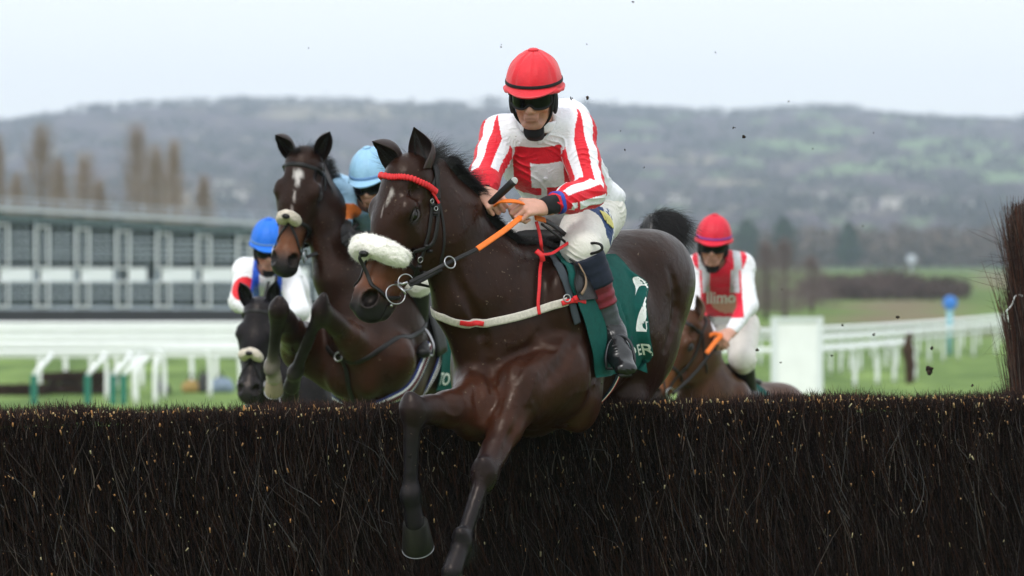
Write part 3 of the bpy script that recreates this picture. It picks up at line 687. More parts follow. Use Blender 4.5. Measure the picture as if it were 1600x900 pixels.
for gpx, r_ in (([(728, 455), (752, 515), (765, 575), (768, 612)], .016), ([(900, 520), (880, 565), (852, 600)], .016), ([(742, 588), (748, 620), (752, 655)], .018), ([(1046, 420), (1056, 480), (1040, 545)], .016),
                ([(1012, 500), (996, 560), (968, 600)], .018), ([(706, 415), (722, 455), (742, 500)], .014), ([(818, 640), (800, 680), (783, 715)], .011), ([(842, 520), (822, 560), (805, 590)], .012), ([(960, 470), (975, 520), (968, 570)], .014), ([(790, 560), (830, 545), (870, 548)], .012)):
    h1.groove(gpx, r_, r_ * .62)
for gpx in ([(846, 560), (836, 592), (826, 622), (812, 655)], [(826, 622), (838, 650), (836, 672)], [(690, 640), (706, 650), (722, 646)], [(930, 600), (900, 612), (872, 640)], [(880, 530), (868, 556), (846, 575)]):
    h1.groove(gpx, .0045, .0008, .010, False, M_COAT)
for gpx in ([(636, 372), (628, 400), (630, 425)], [(655, 365), (646, 392), (636, 412)]): h1.groove(gpx, .004, .0006, .010, False, M_COAT)
h1.build('body', coat_mat('dark_bay_coat', .36), hroot)
for c_, k_ in ((fl[3], fl[4]), (fr_[3], fr_[4])):      # hair behind the fetlocks
    g = np.random.default_rng(3); rt = c_ + V(.015, .036, -.01) + g.normal(0, .014, (420, 3)); v, q = hairs(rt, np.tile(V(.1, .5, -1), (420, 1)), np.tile(V(0, -.1, -.3), (420, 1)), .055, .0011, 4, .006, 3, 8)
    link('fetlock_hair', npmesh('fetlock_hair', v, q), DARKHAIR, hroot)
h1.hoof(fl[4], fl[4] + nrm(V(-.10, -.12, -1)) * .09, nrm(V(-.4, -.9, 0)), hroot)
h1.hoof(fr_[4], P(653, 856, 17.10), nrm(V(-.15, -.95, -.3)), hroot, r=.064)
h1.eyes(hroot)
DKEAR = mat('bay_ear', (.022, .011, .009), .5, .4, .2, 60, .001, 200)
def up2(px, py, d, b): return P(px, py, d) - b
eb = h1.hd(.005, -.045, .062); h1.ear(eb, up2(646, 205, 17.20, eb), V(-.50, -.85, 0), hroot, L=.190, R=.070, m=DKEAR)
eb = h1.hd(.010, -.045, -.062); h1.ear(eb, up2(562, 206, 17.05, eb), V(-.60, -.80, -.1), hroot, L=.225, R=.058, m=DKEAR)

def mirror_head(h, c): q = c - h.poll; l = q @ h.S; return c - np.outer(2 * l, h.S)
F1 = h1.f
# --- bridle
mb = MB()
cheekA, _ = band(F1, [(676, 306), (672, 345), (664, 385), (652, 418), (643, 436)], .0085, .0035, mb=mb)
cheekB, _ = band(F1, [(684, 318), (682, 352), (674, 390), (662, 422), (655, 438)], .0085, .0035, mb=mb, off=.007)
thr, _ = band(F1, [(682, 300), (691, 340), (694, 375), (690, 402), (683, 428)], .006, .003, mb=mb)
for c in (cheekA, thr):
    m_, g_ = F1.snap(mirror_head(h1, c), .004, 4); mb.tube(m_, .0085, .0035, normal=g_)
hp = [h1.hd(.05, -.10, .088), h1.hd(-.01, -.12, .06), h1.hd(-.03, -.125, 0), h1.hd(-.01, -.12, -.06), h1.hd(.05, -.10, -.088)]
band(F1, None, .014, .004, mb=mb, world=hp)
band(F1, [(676, 262), (681, 285), (683, 312)], .013, .005, mb=mb, off=.008)
bridle = mb.build('bridle', LEATHER, hroot)
for (x, y) in ((673, 320), (679, 334), (664, 384), (670, 392), (653, 416), (660, 424)):      # buckles and keepers
    c = hit(F1, x, y)[0]; c, g = F1.snap(c[None], .010, 3); k_ = MB(); k_.box(c[0], (.024, .010, .014)); k_.build('keeper', LEATHER, bridle)
for (x, y, r) in ((672, 314, .009), (679, 326, .009), (655, 405, .012)):
    c = hit(F1, x, y)[0]; c, g = F1.snap(c[None], .011, 3); v, q, t_ = ring(c[0], g[0], r, .0022); MB().add(v, q, t_).build('buckle', STEEL, bridle)
# red quilted browband
pts = smoothline(np.concatenate([hit(F1, [679, 668, 650, 628, 612], [300, 291, 281, 277, 277]), [h1.hd(.060, .0, -.07), h1.hd(.065, -.05, -.095)]]), 170)
pts, g_ = F1.snap(pts, .009, 6); rid = .0125 + .0022 * np.sin(np.arange(171) * 2 * math.pi / 6)
mb = MB(); mb.tube(pts, rid * 1.0, rid * .75, normal=g_, ns=12)
bb = mb.build('browband', REDW, bridle)
mb = MB(); band(F1, [(672, 300), (678, 308), (684, 318)], .006, .003, off=.010, mb=mb); mb.build('browband_tail', REDW, bb)
# sheepskin noseband
cen = smoothline([h1.hd(.380, -.085, .082), h1.hd(.372, -.035, .078), h1.hd(.366, .010, .050), h1.hd(.362, .025, .010), h1.hd(.370, .016, -.030), h1.hd(.380, -.015, -.044), h1.hd(.385, -.04, -.048)], 60)
tt = np.linspace(-1, 1, 61); env = (1 - np.abs(tt) ** 5) ** .5
v, q, t_ = sweep(cen, .064 * env + .004, .044 * env + .003, normal=h1.N, ns=60); Tn = nrm(v - h1.hd(.37, -.01, 0))
sw = Field(); 
v = v + Tn * (.006 * wob(v, .035, 5) + .003 * wob(v, .014, 6) + .0015 * wob(v, .006, 8))[:, None]
ns_o = MB().add(v, q, t_).build('sheepskin_noseband', FLEECE, hroot)
g2 = np.random.default_rng(11); ii = g2.integers(0, len(v) - 2, 15000)
hv, hq = hairs(v[ii] - Tn[ii] * .003, Tn[ii] + g2.normal(0, .45, (15000, 3)), g2.normal(0, .5, (15000, 3)), .0075, .0008, 2, .002, 3, 12)
link('wool', npmesh('wool', hv, hq), FLEECE, ns_o)
mb = MB()
pc = P(569, 397, h1.hd(.37, .09, 0)[1] - .02)
gx = [pc, h1.hd(.43, .060, .012), h1.hd(.50, .015, .050), h1.hd(.535, -.06, .068), h1.hd(.52, -.12, .060), h1.hd(.50, -.165, 0)]
c = smoothline(gx, 40); f_ = F1.eval(c); c2, g_ = F1.snap(c, .005, 4); m_ = np.clip(np.linspace(-.6, 2.5, 41), 0, 1)[:, None]
mb.tube(c * (1 - m_) + c2 * m_, .0085, .0035, normal=g_)
c, g_ = F1.snap(smoothline([h1.hd(.37, .05, -.02), h1.hd(.43, .04, -.04), h1.hd(.50, .0, -.055), h1.hd(.535, -.06, -.065), h1.hd(.50, -.165, 0)], 30), .005, 4); mb.tube(c, .0085, .0035, normal=g_)
band(F1, None, .009, .0035, mb=mb, world=[h1.hd(.385, -.05, .085), h1.hd(.385, -.14, .075), h1.hd(.40, -.22, .03), h1.hd(.40, -.23, 0), h1.hd(.385, -.14, -.075)])
band(F1, [(655, 438), (648, 446), (640, 440)], .012, .004, mb=mb)
crossp = mb.build('noseband_strap', LEATHER, hroot)
v, q = uvs(pc + h1.D * .004, (.026, .014, .016), (h1.S, h1.N, h1.D)); MB().add(v, q).build('pad', LEATHER, crossp)
# bit and rings
bc = P(632, 447, 17.10); bit = MB()
for (x, y, r, n_) in ((634, 441, .034, (.35, -.9, .1)), (618, 460, .042, (.35, -.95, .25))):
    v, q, t_ = ring(P(x, y, 17.07), n_, r, .0030, N=40); bit.add(v, q, t_)
bit.tube([P(622, 446, 17.06), P(631, 455, 17.05), P(634, 460, 17.05)], .005); bit.tube([P(618, 441, 17.08), P(629, 444, 17.05), P(637, 441, 17.05)], .006)
bit.tube(smoothline([P(612, 478, 17.08), h1.hd(.55, -.10, .04), h1.hd(.55, -.10, -.05)], 12), .006)
bt = bit.build('bit', STEEL, hroot)
# --- reins
mb = MB(); REIN_A = [P(640, 441, 17.06), P(668, 427, 17.10), P(700, 411, 17.12), P(748, 388, 17.20)]
mb.tube(smoothline(REIN_A, 30), .0095, .003, normal=(.2, -1, .35))
mb.tube(smoothline([P(640, 445, 17.06), P(660, 437, 17.12), P(690, 420, 17.14)], 16), .010, .004, normal=(.1, -1, .3))
v, q, t_ = ring(P(703, 410, 17.105), (.5, -.8, .3), .026, .003, N=30); 
reins = mb.build('reins', LEATHER, hroot)
MB().add(v, q, t_).build('martingale_ring', STEEL, reins)
mb = MB(); mb.tube(smoothline([P(746, 389, 17.196), P(768, 374, 17.25), P(792, 357, 17.33), P(818, 336, 17.42)], 24), .0130, .004, normal=(.2, -1, .35))
mb.tube(smoothline([P(826, 322, 17.45), P(812, 316, 17.40), P(797, 314, 17.38), P(783, 315, 17.40), P(774, 321, 17.44)], 24), .013, .005, normal=(.1, -.6, .8))
mb.tube(smoothline([P(836, 340, 17.50), P(852, 344, 17.55)], 8), .013, .004, normal=(.3, -1, .5))
mb.build('rein_grip', ORANGE, reins)
mb = MB(); mb.tube(smoothline([P(850, 344, 17.55), P(862, 350, 17.60), P(882, 366, 17.68), P(899, 384, 17.74)], 18), .013, .004, normal=(.3, -1, .5))
mb.tube(smoothline([P(846, 350, 17.52), P(868, 366, 17.60), P(888, 382, 17.66), P(902, 392, 17.70)], 18), .006, .004, normal=(.3, -1, .5))
mb.tube(smoothline([P(905, 386, 17.68), P(925, 380, 17.62), P(938, 382, 17.60), P(940, 390, 17.60), P(925, 396, 17.62), P(908, 394, 17.66)], 24), .006)
mb.tube(smoothline([P(898, 380, 17.70), P(903, 387, 17.68), P(908, 396, 17.66)], 10), .020, .018)
mb.build('rein_end', LEATHER, reins)
mb = MB(); mb.tube(smoothline([P(640, 441, 17.25), P(690, 350, 17.42), P(740, 315, 17.55), P(770, 325, 17.46)], 20), .010, .003, normal=(1, 0, 0))
mb.build('far_rein', LEATHER, reins)
# --- red neck strap
mb = MB()
c = hit(F1, [845, 841, 840, 838, 840], [400, 425, 450, 475, 492]); c, g_ = F1.snap(c, .012, 4)
neckst = np.concatenate([[P(838, 346, 17.50), P(843, 365, 17.50)], [P(846, 385, 17.50)], c])
mb.tube(smoothline(neckst, 50), .0075, .003, normal=(.2, -1, .1))
mb.tube(smoothline([P(845, 398, 17.47), P(862, 396, 17.53), P(878, 386, 17.60), P(890, 378, 17.64)], 18), .007, .003, normal=(.1, -.9, .4))
mb.tube(smoothline([P(838, 392, 17.46), P(846, 399, 17.45), P(848, 408, 17.46)], 10), .012, .006, normal=(.1, -1, .2))
mb.build('neck_strap', REDW, hroot)
# --- breast girth
mb = MB(); gp = [(905, 463), (888, 470), (862, 478), (825, 490), (785, 500), (745, 505), (712, 503), (690, 495)]
c1 = hit(F1, [p[0] for p in gp], [p[1] for p in gp]); last = c1[-1]; ql = last - h1.O
back = [h1.t(-(ql @ h1.L) * -1.0 - .02, ql @ h1.F - .25, ql @ h1.U + .04), h1.t(-.30, .05, .10)]
c, g_ = F1.snap(smoothline(np.concatenate([c1, back]), 70), .006, 5); mb.tube(c, .019, .0035, normal=g_)
bg_ = mb.build('breast_girth', WHITEW, hroot)
mb = MB(); band(F1, [(718, 502), (735, 505), (756, 505)], .0115, .004, off=.012, mb=mb); band(F1, [(876, 474), (890, 470), (908, 472)], .0115, .006, off=.020, mb=mb)
band(F1, [(890, 468), (900, 464), (912, 460)], .012, .005, off=.026, mb=mb); mb.build('red_loop', REDW, bg_)
v, q, t_ = ring(P(886, 466, hit(F1, 886, 466)[0][1] - .03), (.4, -.9, .1), .016, .003); MB().add(v, q, t_).build('girth_buckle', STEEL, bg_)
# --- saddle cloth: a sheet draped over both sides, defined by its front and rear edge
fr_e = [(855, 396), (871, 412), (884, 440), (897, 475), (908, 505), (916, 535), (922, 565), (926, 590)]
re_e = [(958, 402), (982, 428), (1001, 452), (996, 478), (997, 505), (998, 530), (998, 552), (996, 572)]
A_ = hit(F1, [p[0] for p in fr_e], [p[1] for p in fr_e]); B_ = hit(F1, [p[0] for p in re_e], [p[1] for p in re_e])
A_ = smoothline(A_, 44); B_ = smoothline(B_, 44); nu = 50
u = np.linspace(0, 1, nu + 1)[None, :, None]; G = A_[:, None] * (1 - u) + B_[:, None] * u
G, gn = F1.snap(G.reshape(-1, 3), .012, 5); G = G.reshape(45, nu + 1, 3); gn = gn.reshape(45, nu + 1, 3)
vv = np.linspace(0, 1, 45)[:, None]; uu = u[0, :, 0][None]
fold = .010 * np.sin(uu * 17 + vv * 5) * vv + .016 * np.exp(-((uu - .28 - .25 * vv) / .05) ** 2) * vv + .012 * np.exp(-((uu - .62 + .3 * vv) / .07) ** 2) + .040 * np.exp(-((uu - .955) / .028) ** 2) * np.clip(vv * 6 - .6, 0, 1)
G = G + gn * (fold + .004 + .008 * vv)[..., None]
CL = G.copy()
def sheet(G, name, m_, parent, thick=.003, nn=None):
    a, b = G.shape[:2]; v = G.reshape(-1, 3); i = np.arange(a - 1)[:, None] * b + np.arange(b - 1)[None]
    q = np.stack([i, i + 1, i + b + 1, i + b], -1).reshape(-1, 4); n_ = vnormals(v, q)
    v2 = v - n_ * thick; N_ = len(v); q2 = q[:, ::-1] + N_
    bd = [k for k in range(b)] + [k * b + b - 1 for k in range(1, a)] + [(a - 1) * b + k for k in range(b - 2, -1, -1)] + [k * b for k in range(a - 2, 0, -1)]
    qs = [(bd[k], bd[(k + 1) % len(bd)], bd[(k + 1) % len(bd)] + N_, bd[k] + N_) for k in range(len(bd))]
    return link(name, npmesh(name, np.concatenate([v, v2]), np.concatenate([q, q2, np.array(qs)])), m_, parent)
cloth = sheet(CL, 'saddle_cloth', GREENC, hroot)
def mirror_trunk(h, X): q = X - h.O; return X - (2 * (q @ h.L))[..., None] * h.L
sheet(mirror_trunk(h1, CL)[:, ::-1], 'saddle_cloth_flap', GREENC, cloth)
def on_sheet(G, uv, off):
    a, b = G.shape[:2]; y = np.clip(uv[:, 1], 0, 1) * (a - 1); x = np.clip(uv[:, 0], 0, 1) * (b - 1)
    i = np.minimum(y.astype(int), a - 2); j = np.minimum(x.astype(int), b - 2); fy = (y - i)[:, None]; fx = (x - j)[:, None]
    p = G[i, j] * (1 - fy) * (1 - fx) + G[i, j + 1] * (1 - fy) * fx + G[i + 1, j] * fy * (1 - fx) + G[i + 1, j + 1] * fy * fx
    n_ = nrm(np.cross(G[i, j + 1] - G[i, j], G[i + 1, j] - G[i, j])); n_ = np.where((n_[:, 1:2] > 0), -n_, n_)
    return p + n_ * off
def print_on(G, s_, u0, u1, v0, v1, name, parent, shear=0):
    tv, tf = text_mesh(s_); lo_, hi_ = tv.min(0), tv.max(0); k = (tv - lo_) / (hi_ - lo_)
    uv = np.stack([u0 + (u1 - u0) * k[:, 0], v1 - (v1 - v0) * k[:, 1] + shear * k[:, 0]], -1)
    return link(name, npmesh(name, on_sheet(G, uv, .004), None, tf, False), WHITEP, parent)
print_on(CL, '2', .885, 1.0, .20, .64, 'number_print', cloth)
print_on(CL, 'P', .75, .83, .77, .87, 'sponsor_print', cloth, 0)
print_on(CL, 'ER', .855, .97, .755, .845, 'sponsor_print', cloth, -.03)
# --- girth with blue and white stripe
GP = [h1.t(.28, .02, -.02), h1.t(.29, .02, -.15), h1.t(.26, .02, -.30), h1.t(.16, .04, -.40), h1.t(0, .06, -.45), h1.t(-.18, .04, -.38)]
mb = MB(); c, g_ = band(F1, None, .034, .004, mb=mb, off=.006, world=GP); girth = mb.build('girth', mat('girth_navy', (.012, .02, .05), .7, .3, .2, 60), hroot)
mb = MB(); c, g_ = band(F1, None, .012, .002, mb=mb, off=.012, world=GP); mb.build('girth_stripe', WHITEP, girth)
mb = MB(); c, g_ = band(F1, None, .004, .002, mb=mb, off=.014, world=GP); mb.build('girth_stripe', REDW, girth)
# --- saddle
mb = MB()
sd_pts = smoothline([h1.t(0, .32, .46), h1.t(0, .20, .44), h1.t(0, 0, .42), h1.t(0, -.15, .45)], 12)
sd_pts, sg = F1.snap(sd_pts, .03, 3); mb.tube(sd_pts, .13, .030, normal=h1.U, ns=14)
saddle = mb.build('saddle', LEATHER, hroot)
fe = [(868, 398), (880, 415), (889, 440), (893, 462), (897, 470)]; re_ = [(905, 398), (922, 420), (933, 445), (938, 465), (938, 474)]
A_ = smoothline(hit(F1, [p[0] for p in fe], [p[1] for p in fe]), 16); B_ = smoothline(hit(F1, [p[0] for p in re_], [p[1] for p in re_]), 16)
u = np.linspace(0, 1, 13)[None, :, None]; G2, _ = F1.snap((A_[:, None] * (1 - u) + B_[:, None] * u).reshape(-1, 3), .030, 5)
sheet(G2.reshape(17, 13, 3), 'saddle_flap', LEATHER, saddle, .005)
mb = MB(); ed = smoothline(G2.reshape(17, 13, 3)[:, -1], 30); mb.tube(ed, .0025); mb.build('flap_piping', BROWNL, saddle)
mb = MB(); c = hit(F1, [876, 884, 895, 902, 902, 897], [393, 408, 427, 440, 452, 462]); c, g_ = F1.snap(c, .040, 4); mb.tube(smoothline(c, 24), .007, .003, normal=g_); mb.build('stirrup_leather', mat('tan_leather', (.20, .13, .075), .6), saddle)
mb = MB(); c = hit(F1, [858, 876, 888, 896, 900], [398, 425, 460, 490, 505]); c, g_ = F1.snap(c, .010, 4); mb.tube(smoothline(c, 24), .020, .005, normal=g_); mb.build('saddle_pad', mat('grey_pad', (.03, .04, .05), .85), saddle)
# --- mane, forelock, tail
h1.mane(hroot, 9000, .085, V(.10, .15, 0), w=.0014)
g = np.random.default_rng(21)
def tuft(o_pts, dirs, bends, L, w, n, name, parent, sp=.012, seed=2, ns=7, curl=.02):
    g = np.random.default_rng(seed); k = g.integers(0, len(o_pts), n)
    v, q = hairs(np.array(o_pts)[k] + g.normal(0, sp, (n, 3)), np.array(dirs)[k], np.array(bends)[k], L, w, ns, curl, 3, seed + 1)
    return link(name, npmesh(name, v, q), DARKHAIR, parent)
tuft([h1.hd(.02, -.03, 0), h1.hd(.0, -.06, .02), h1.hd(-.02, -.08, 0), h1.hd(.02, -.04, -.02)],
     [V(-.25, -.1, .5), V(.5, 0, .8), V(.9, .1, .75), V(-.5, -.1, .9)], [V(-.9, 0, .55), V(.6, .1, -.1), V(.7, .1, .2), V(-.7, 0, -.2)], .070, .0011, 420, 'forelock', hroot, .014, 4, 7, .03)
tuft([P(652, 262, 17.3), P(668, 258, 17.35), P(688, 268, 17.42), P(705, 288, 17.47)], [V(.2, .2, 1), V(.3, .2, .9), V(.5, .2, .8), V(.7, .2, .7)], [V(.5, .1, .1), V(.7, .1, -.1), V(.8, .1, -.3), V(.8, .1, -.5)], .085, .0011, 1300, 'flying_mane', hroot, .016, 6, 7, .03)
dock = h1.t(0, -.90, .25); tp = [dock, P(1018, 352, 18.98), P(1028, 346, 19.02), P(1040, 346, 19.05)]
dk = MB(); dk.tube(smoothline([h1.t(0, -.82, .18)] + tp, 20), np.linspace(.05, .026, 21), np.linspace(.05, .026, 21), ns=12); dko = dk.build('tail_dock', DARKHAIR, hroot)
g = np.random.default_rng(31); n = 9000; k = g.uniform(0, 1, n); ln = smoothline(tp, 50); r0 = ln[(k * 50).astype(int)]
dr = nrm(g.normal(0, 1, (n, 3)) + V(.25, .3, .35) * 1.0); v, q = hairs(r0, dr, np.tile(V(.45, .1, -.65), (n, 1)), .118, .0012, 7, .018, 3, 33)
link('tail', npmesh('tail', v, q), DARKHAIR, dko)
# ------------------------------------------------------------ riders
SKIN = (.56, .30, .225)
def skin_mat(): return mat('skin', rough=.5, spec=.35, attr='col', var=.06, scale=40, bump=.0005, bscale=500, sss=.12)
def cloth_vcol(name, rough=.62): return splash(mat(name, rough=rough, spec=.25, attr='col', var=.05, scale=60, bump=.0010, bscale=220, sheen=.1), (.22, .17, .12), 75, .735)
GOG = mat('goggle_lens', (.004, .004, .005), .12, .18)
NAVY = mat('navy_stretch', (.010, .014, .030), .7, .3, .2, 60)
BLACKC = mat('black_fabric', (.010, .010, .012), .75, .3, .2, 80, .001, 300)
def wrinkle(X, amp, s, axis, seed=0):
    """folds that run across 'axis'"""
    a = nrm(axis); w = wob(X, s * 2.5, seed) * s; ph = (X @ a + w) * 2 * math.pi / s
    m = np.clip(wob(X, s * 2.2, seed + 5) + .25, 0, 1)
    r = 1 - np.abs(np.sin(ph)); return amp * m * (r ** 1.8 * 1.6 - .4) + amp * .5 * wob(X, s * 1.5, seed + 9)
class Rider:
    def __init__(s, name, root, head, fwd, up, k=1.15, h=.0045): 
        s.root = root; s.h = h; s.k = k; s.C = np.asarray(head, float); s.Fh = nrm(fwd); s.Uh = orth(up, s.Fh); s.Lh = np.cross(s.Uh, s.Fh)
        s.b = Field(SKIN, .008)
    def hp(s, l, f, u): return s.C + s.k * (s.Lh * l + s.Fh * f + s.Uh * u)
    def face(s):
        b, H, k = s.b, s.hp, s.k; A = (s.Lh, s.Fh, s.Uh)
        R = lambda *r: tuple(k * x for x in r)
        b.ell(H(0, -.005, .02), R(.074, .092, .095), A, .02)
        b.ell(H(0, .030, -.055), R(.060, .055, .072), A, .03)                                # face
        b.ell(H(0, .048, -.112), R(.030, .030, .026), A, .03)                                # chin
        b.ell(H(0, .070, -.122), R(.014, .012, .012), A, .015)
        lip = (.46, .20, .16)
        for q in (-1, 1):
            b.ell(H(q * .036, .056, -.052), R(.024, .024, .020), A, .02)                     # cheek bone
            b.seg(H(q * .058, -.005, -.060), H(q * .022, .050, -.118), k * .016, k * .013, s.Fh, .03)      # jaw line
            b.ell(H(q * .032, .080, -.018), R(.017, .012, .010), A, .01, True)               # eye socket
            b.ell(H(q * .032, .068, -.018), R(.013, .013, .012), A, .004, False, (.55, .50, .46))
            b.ell(H(q * .011, .094, -.062), R(.009, .012, .008), A, .008)                    # nostril wings
            b.ell(H(q * .036, .062, -.088), R(.016, .010, .020), A, .02, True)               # hollow of the cheek
            b.seg(H(q * .013, .100, -.072), H(q * .030, .082, -.092), k * .0025, k * .0025, s.Fh, .008, True)
            b.ell(H(q * .074, -.010, -.030), R(.012, .022, .032), A, .01)                    # ear
            b.spot(H(q * .0065, .102, -.0685), R(.0035, .005, .0035), A, (.10, .03, .025), .3)
        b.ell(H(0, .080, .002), R(.040, .012, .010), A, .02)                                 # brow
        b.seg(H(0, .082, -.012), H(0, .106, -.052), (k * .0085, k * .010), (k * .0105, k * .012), s.Lh, .012)     # nose
        b.ell(H(0, .108, -.056), R(.0105, .010, .010), A, .01)
        b.ell(H(0, .078, -.088), R(.026, .016, .018), A, .015)
        b.seg(H(-.019, .088, -.0855), H(.019, .088, -.0855), k * .0050, k * .0050, s.Fh, .007, False, lip)
        b.seg(H(-.016, .088, -.0945), H(.016, .088, -.0945), k * .0060, k * .0060, s.Fh, .007, False, lip)
        b.seg(H(-.023, .098, -.0900), H(.023, .098, -.0900), (k * .0035, k * .0012), (k * .0035, k * .0012), s.Fh, .004, True)
        b.spot(H(0, .096, -.0900), R(.024, .010, .0032), A, (.12, .03, .03), .3)
        for q in (-1, 1): b.spot(H(q * .040, .07, -.07), R(.022, .03, .02), A, (.55, .22, .15), .9)
        b.spot(H(0, .07, -.108), R(.045, .05, .030), A, (.36, .19, .14), .6)
    def hand(s, w, a, n, side, k=1.1, curl=1.0):
        """w wrist, a towards the knuckles, n out of the back of the hand, side towards the thumb"""
        b = s.b; a = nrm(a); n = orth(n, a); sd_ = np.cross(a, n); sd_ = sd_ if sd_ @ np.asarray(side) > 0 else -sd_
        b.seg(w - a * .05, w + a * .01, (.030 * k, .021 * k), (.028 * k, .019 * k), sd_, .02)
        b.seg(w + a * .010, w + a * .072 * k, (.030 * k, .016 * k), (.038 * k, .014 * k), sd_, .02)
        for i in range(4):
            L = (.043, .046, .044, .036)[i] * k; r = (.0098, .0100, .0095, .0085)[i] * k
            p0 = w + a * (.082 - .004 * abs(i - 1)) * k + sd_ * (.031 - .0205 * i) * k + n * .003
            kn = w + a * .02 + sd_ * (.016 - .010 * i) * k
            b.seg(kn, p0, r * .8, r * 1.08, sd_, .006)
            c = curl * (1 + .08 * i)
            d1 = nrm(a * math.cos(.95 * c) - n * math.sin(.95 * c)); d2 = nrm(a * math.cos(2.35 * c) - n * math.sin(2.35 * c)); d3 = nrm(a * math.cos(3.3 * c) - n * math.sin(3.3 * c))
            p1 = p0 + d1 * L; p2 = p1 + d2 * L * .66; p3 = p2 + d3 * L * .42
            b.seg(p0, p1, r * 1.05, r * .95, sd_, .004); b.seg(p1, p2, r * .95, r * .88, sd_, .003); b.seg(p2, p3, r * .88, r * .75, sd_, .003)
            b.spot(p1, (r * 1.1,) * 3, (a, n, sd_), (.62, .30, .24), .7)
        q0 = w + a * .020 * k + sd_ * .024 * k; q1 = w + a * .055 * k + sd_ * .046 * k - n * .012 * k; q2 = q1 + (a * .75 - n * .30 - sd_ * .12) * .034 * k; q3 = q2 + (a * .55 - n * .55 - sd_ * .45) * .026 * k
        b.seg(q0, q1, (.016 * k, .016 * k), (.0125 * k, .0125 * k), sd_, .018); b.seg(q1, q2, .0112 * k, .0105 * k, sd_, .006); b.seg(q2, q3, .0105 * k, .0085 * k, sd_, .004)
        s.grip = p1
    def helmet(s, col_mat, band_mat=None, peak_mat=None, top=.152, peak=True, seams=True):
        k = s.k; C = s.hp(0, -.012, .020); U = s.Uh; F = s.Fh; L = s.Lh; nu, nv = 64, 26; v = []
        for j in range(nv):
            th = j / (nv - 1) * 1.72
            for i in range(nu):
                ph = 2 * math.pi * i / nu; cx, cy = math.sin(th) * math.cos(ph), math.sin(th) * math.sin(ph); cz = math.cos(th)
                seam = 1.0
                if seams:
                    q_ = (ph / (2 * math.pi) * 8 + .25) % 1; dd = min(q_, 1 - q_); seam = 1 - .045 * math.exp(-(dd / .035) ** 2) * math.sin(th) + .012 * math.exp(-((dd - .10) / .06) ** 2)
                seam *= 1 + .006 * math.sin(7 * ph + 5 * th) + .005 * math.sin(13 * ph - 9 * th + 1)
                zz = cz * (top if cz > 0 else .09); fr = 1.0 + (.03 if cy > 0 else 0)
                v.append(C + k * seam * (L * cx * .102 + F * cy * .128 * fr + U * zz))
        q = [(j * nu + i, (j + 1) * nu + i, (j + 1) * nu + (i + 1) % nu, j * nu + (i + 1) % nu) for j in range(nv - 1) for i in range(nu)]
        hel = link('helmet', npmesh('helmet', np.array(v), q), col_mat, s.root)
        vv, qq = uvs(C + k * U * (top + .002), (.020 * k, .020 * k, .006 * k), (L, F, U), 16, 8); MB().add(vv, qq).build('helmet_button', col_mat, hel)
        # silk gather under the rim
        mb = MB(); a = np.linspace(0, 2 * math.pi, 60, endpoint=False)
        c = C + k * (np.outer(np.cos(a) * .102, L) + np.outer(np.sin(a) * .130, F) + np.outer(-.012 - .005 * np.cos(a * 2), U)); rr = k * (.010 + .0016 * np.sin(a * 17) + .001 * np.sin(a * 29))
        mb.tube(c, rr, rr * .8, closed=True, ns=10); mb.build('helmet_rim', col_mat, hel)
        mb = MB(); c = C + k * (np.outer(np.cos(a) * .1032, L) + np.outer(np.sin(a) * .1320, F) + np.outer(np.full(60, .012), U)); nn = nrm(c - C)
        mb.tube(c, .0062 * k, .0018 * k, normal=nn, closed=True); mb.build('helmet_band', band_mat or BLACKC, hel)
        if peak:
            G = []
            for i in range(25):
                a_ = -1.15 + 2.3 * i / 24; e = math.cos(a_ / 1.15 * math.pi / 2) ** .7
                for_ = []
                for j in range(7):
                    t = j / 6; for_.append(C + k * (L * math.sin(a_) * (.104 + .010 * t * e) + F * (math.cos(a_) * (.126 + .050 * t * e)) + U * (-.004 - .020 * t * e + .010 * math.cos(a_))))
                G.append(for_)
            o = sheet(np.array(G), 'helmet_peak', peak_mat or col_mat, hel, .006)
        return hel
    def goggles(s, frame=None, top=.030, bot=-.050, w=.072, harness=True, gaiter=True):
        k = s.k; H = s.hp; G = []
        for i in range(31):
            x = -1 + 2 * i / 30; col = []
            for j in range(11):
                y = j / 10; tb = top - .004 * x * x - .006 * abs(x) ** 6; bt = bot + .016 * math.exp(-(x / .17) ** 2) + .016 * abs(x) ** 5
                u_ = tb + (bt - tb) * y; ed = 1 - max(0, abs(y - .5) * 2) ** 6
                col.append(H(w * math.sin(x * 1.25) / math.sin(1.25), .020 + .092 * math.cos(x * 1.2) ** .9 + .006 * ed, u_))
            G.append(col)
        G = np.array(G); g_ = sheet(G, 'goggles', GOG, s.root, .004)
        mb = MB(); bd = np.concatenate([G[:, 0], G[-1, 1:], G[::-1, -1][1:], G[0, ::-1][1:-1]]); mb.tube(bd, .0042 * k, .005 * k, closed=True); mb.build('goggle_frame', frame or BLACKC, g_)
        mb = MB(); mb.tube(smoothline([G[0, 5], H(-.088, 0, .0), H(-.080, -.07, .01), H(0, -.125, .012), H(.080, -.07, .01), H(.088, 0, .0), G[-1, 5]], 40), .012 * k, .002 * k, normal=None); mb.build('goggle_strap', frame or BLACKC, g_)
        if harness:
            mb = MB()
            for q in (-1, 1):
                vv, qq = uvs(H(q * .078, .012, -.040), (.013 * k, .026 * k, .050 * k), (nrm(s.Lh * q - s.Uh * .2), s.Fh, s.Uh), 18, 10); mb.add(vv, qq)
                mb.tube(smoothline([H(q * .082, .030, .01), H(q * .074, .040, -.05), H(q * .060, .030, -.10), H(q * .025, .018, -.140)], 14), .010 * k, .005 * k, normal=s.Lh)
            vv, qq = uvs(H(0, .068, .030), (.066 * k, .032 * k, .012 * k), (s.Lh, s.Fh, s.Uh), 24, 8); mb.add(vv, qq)
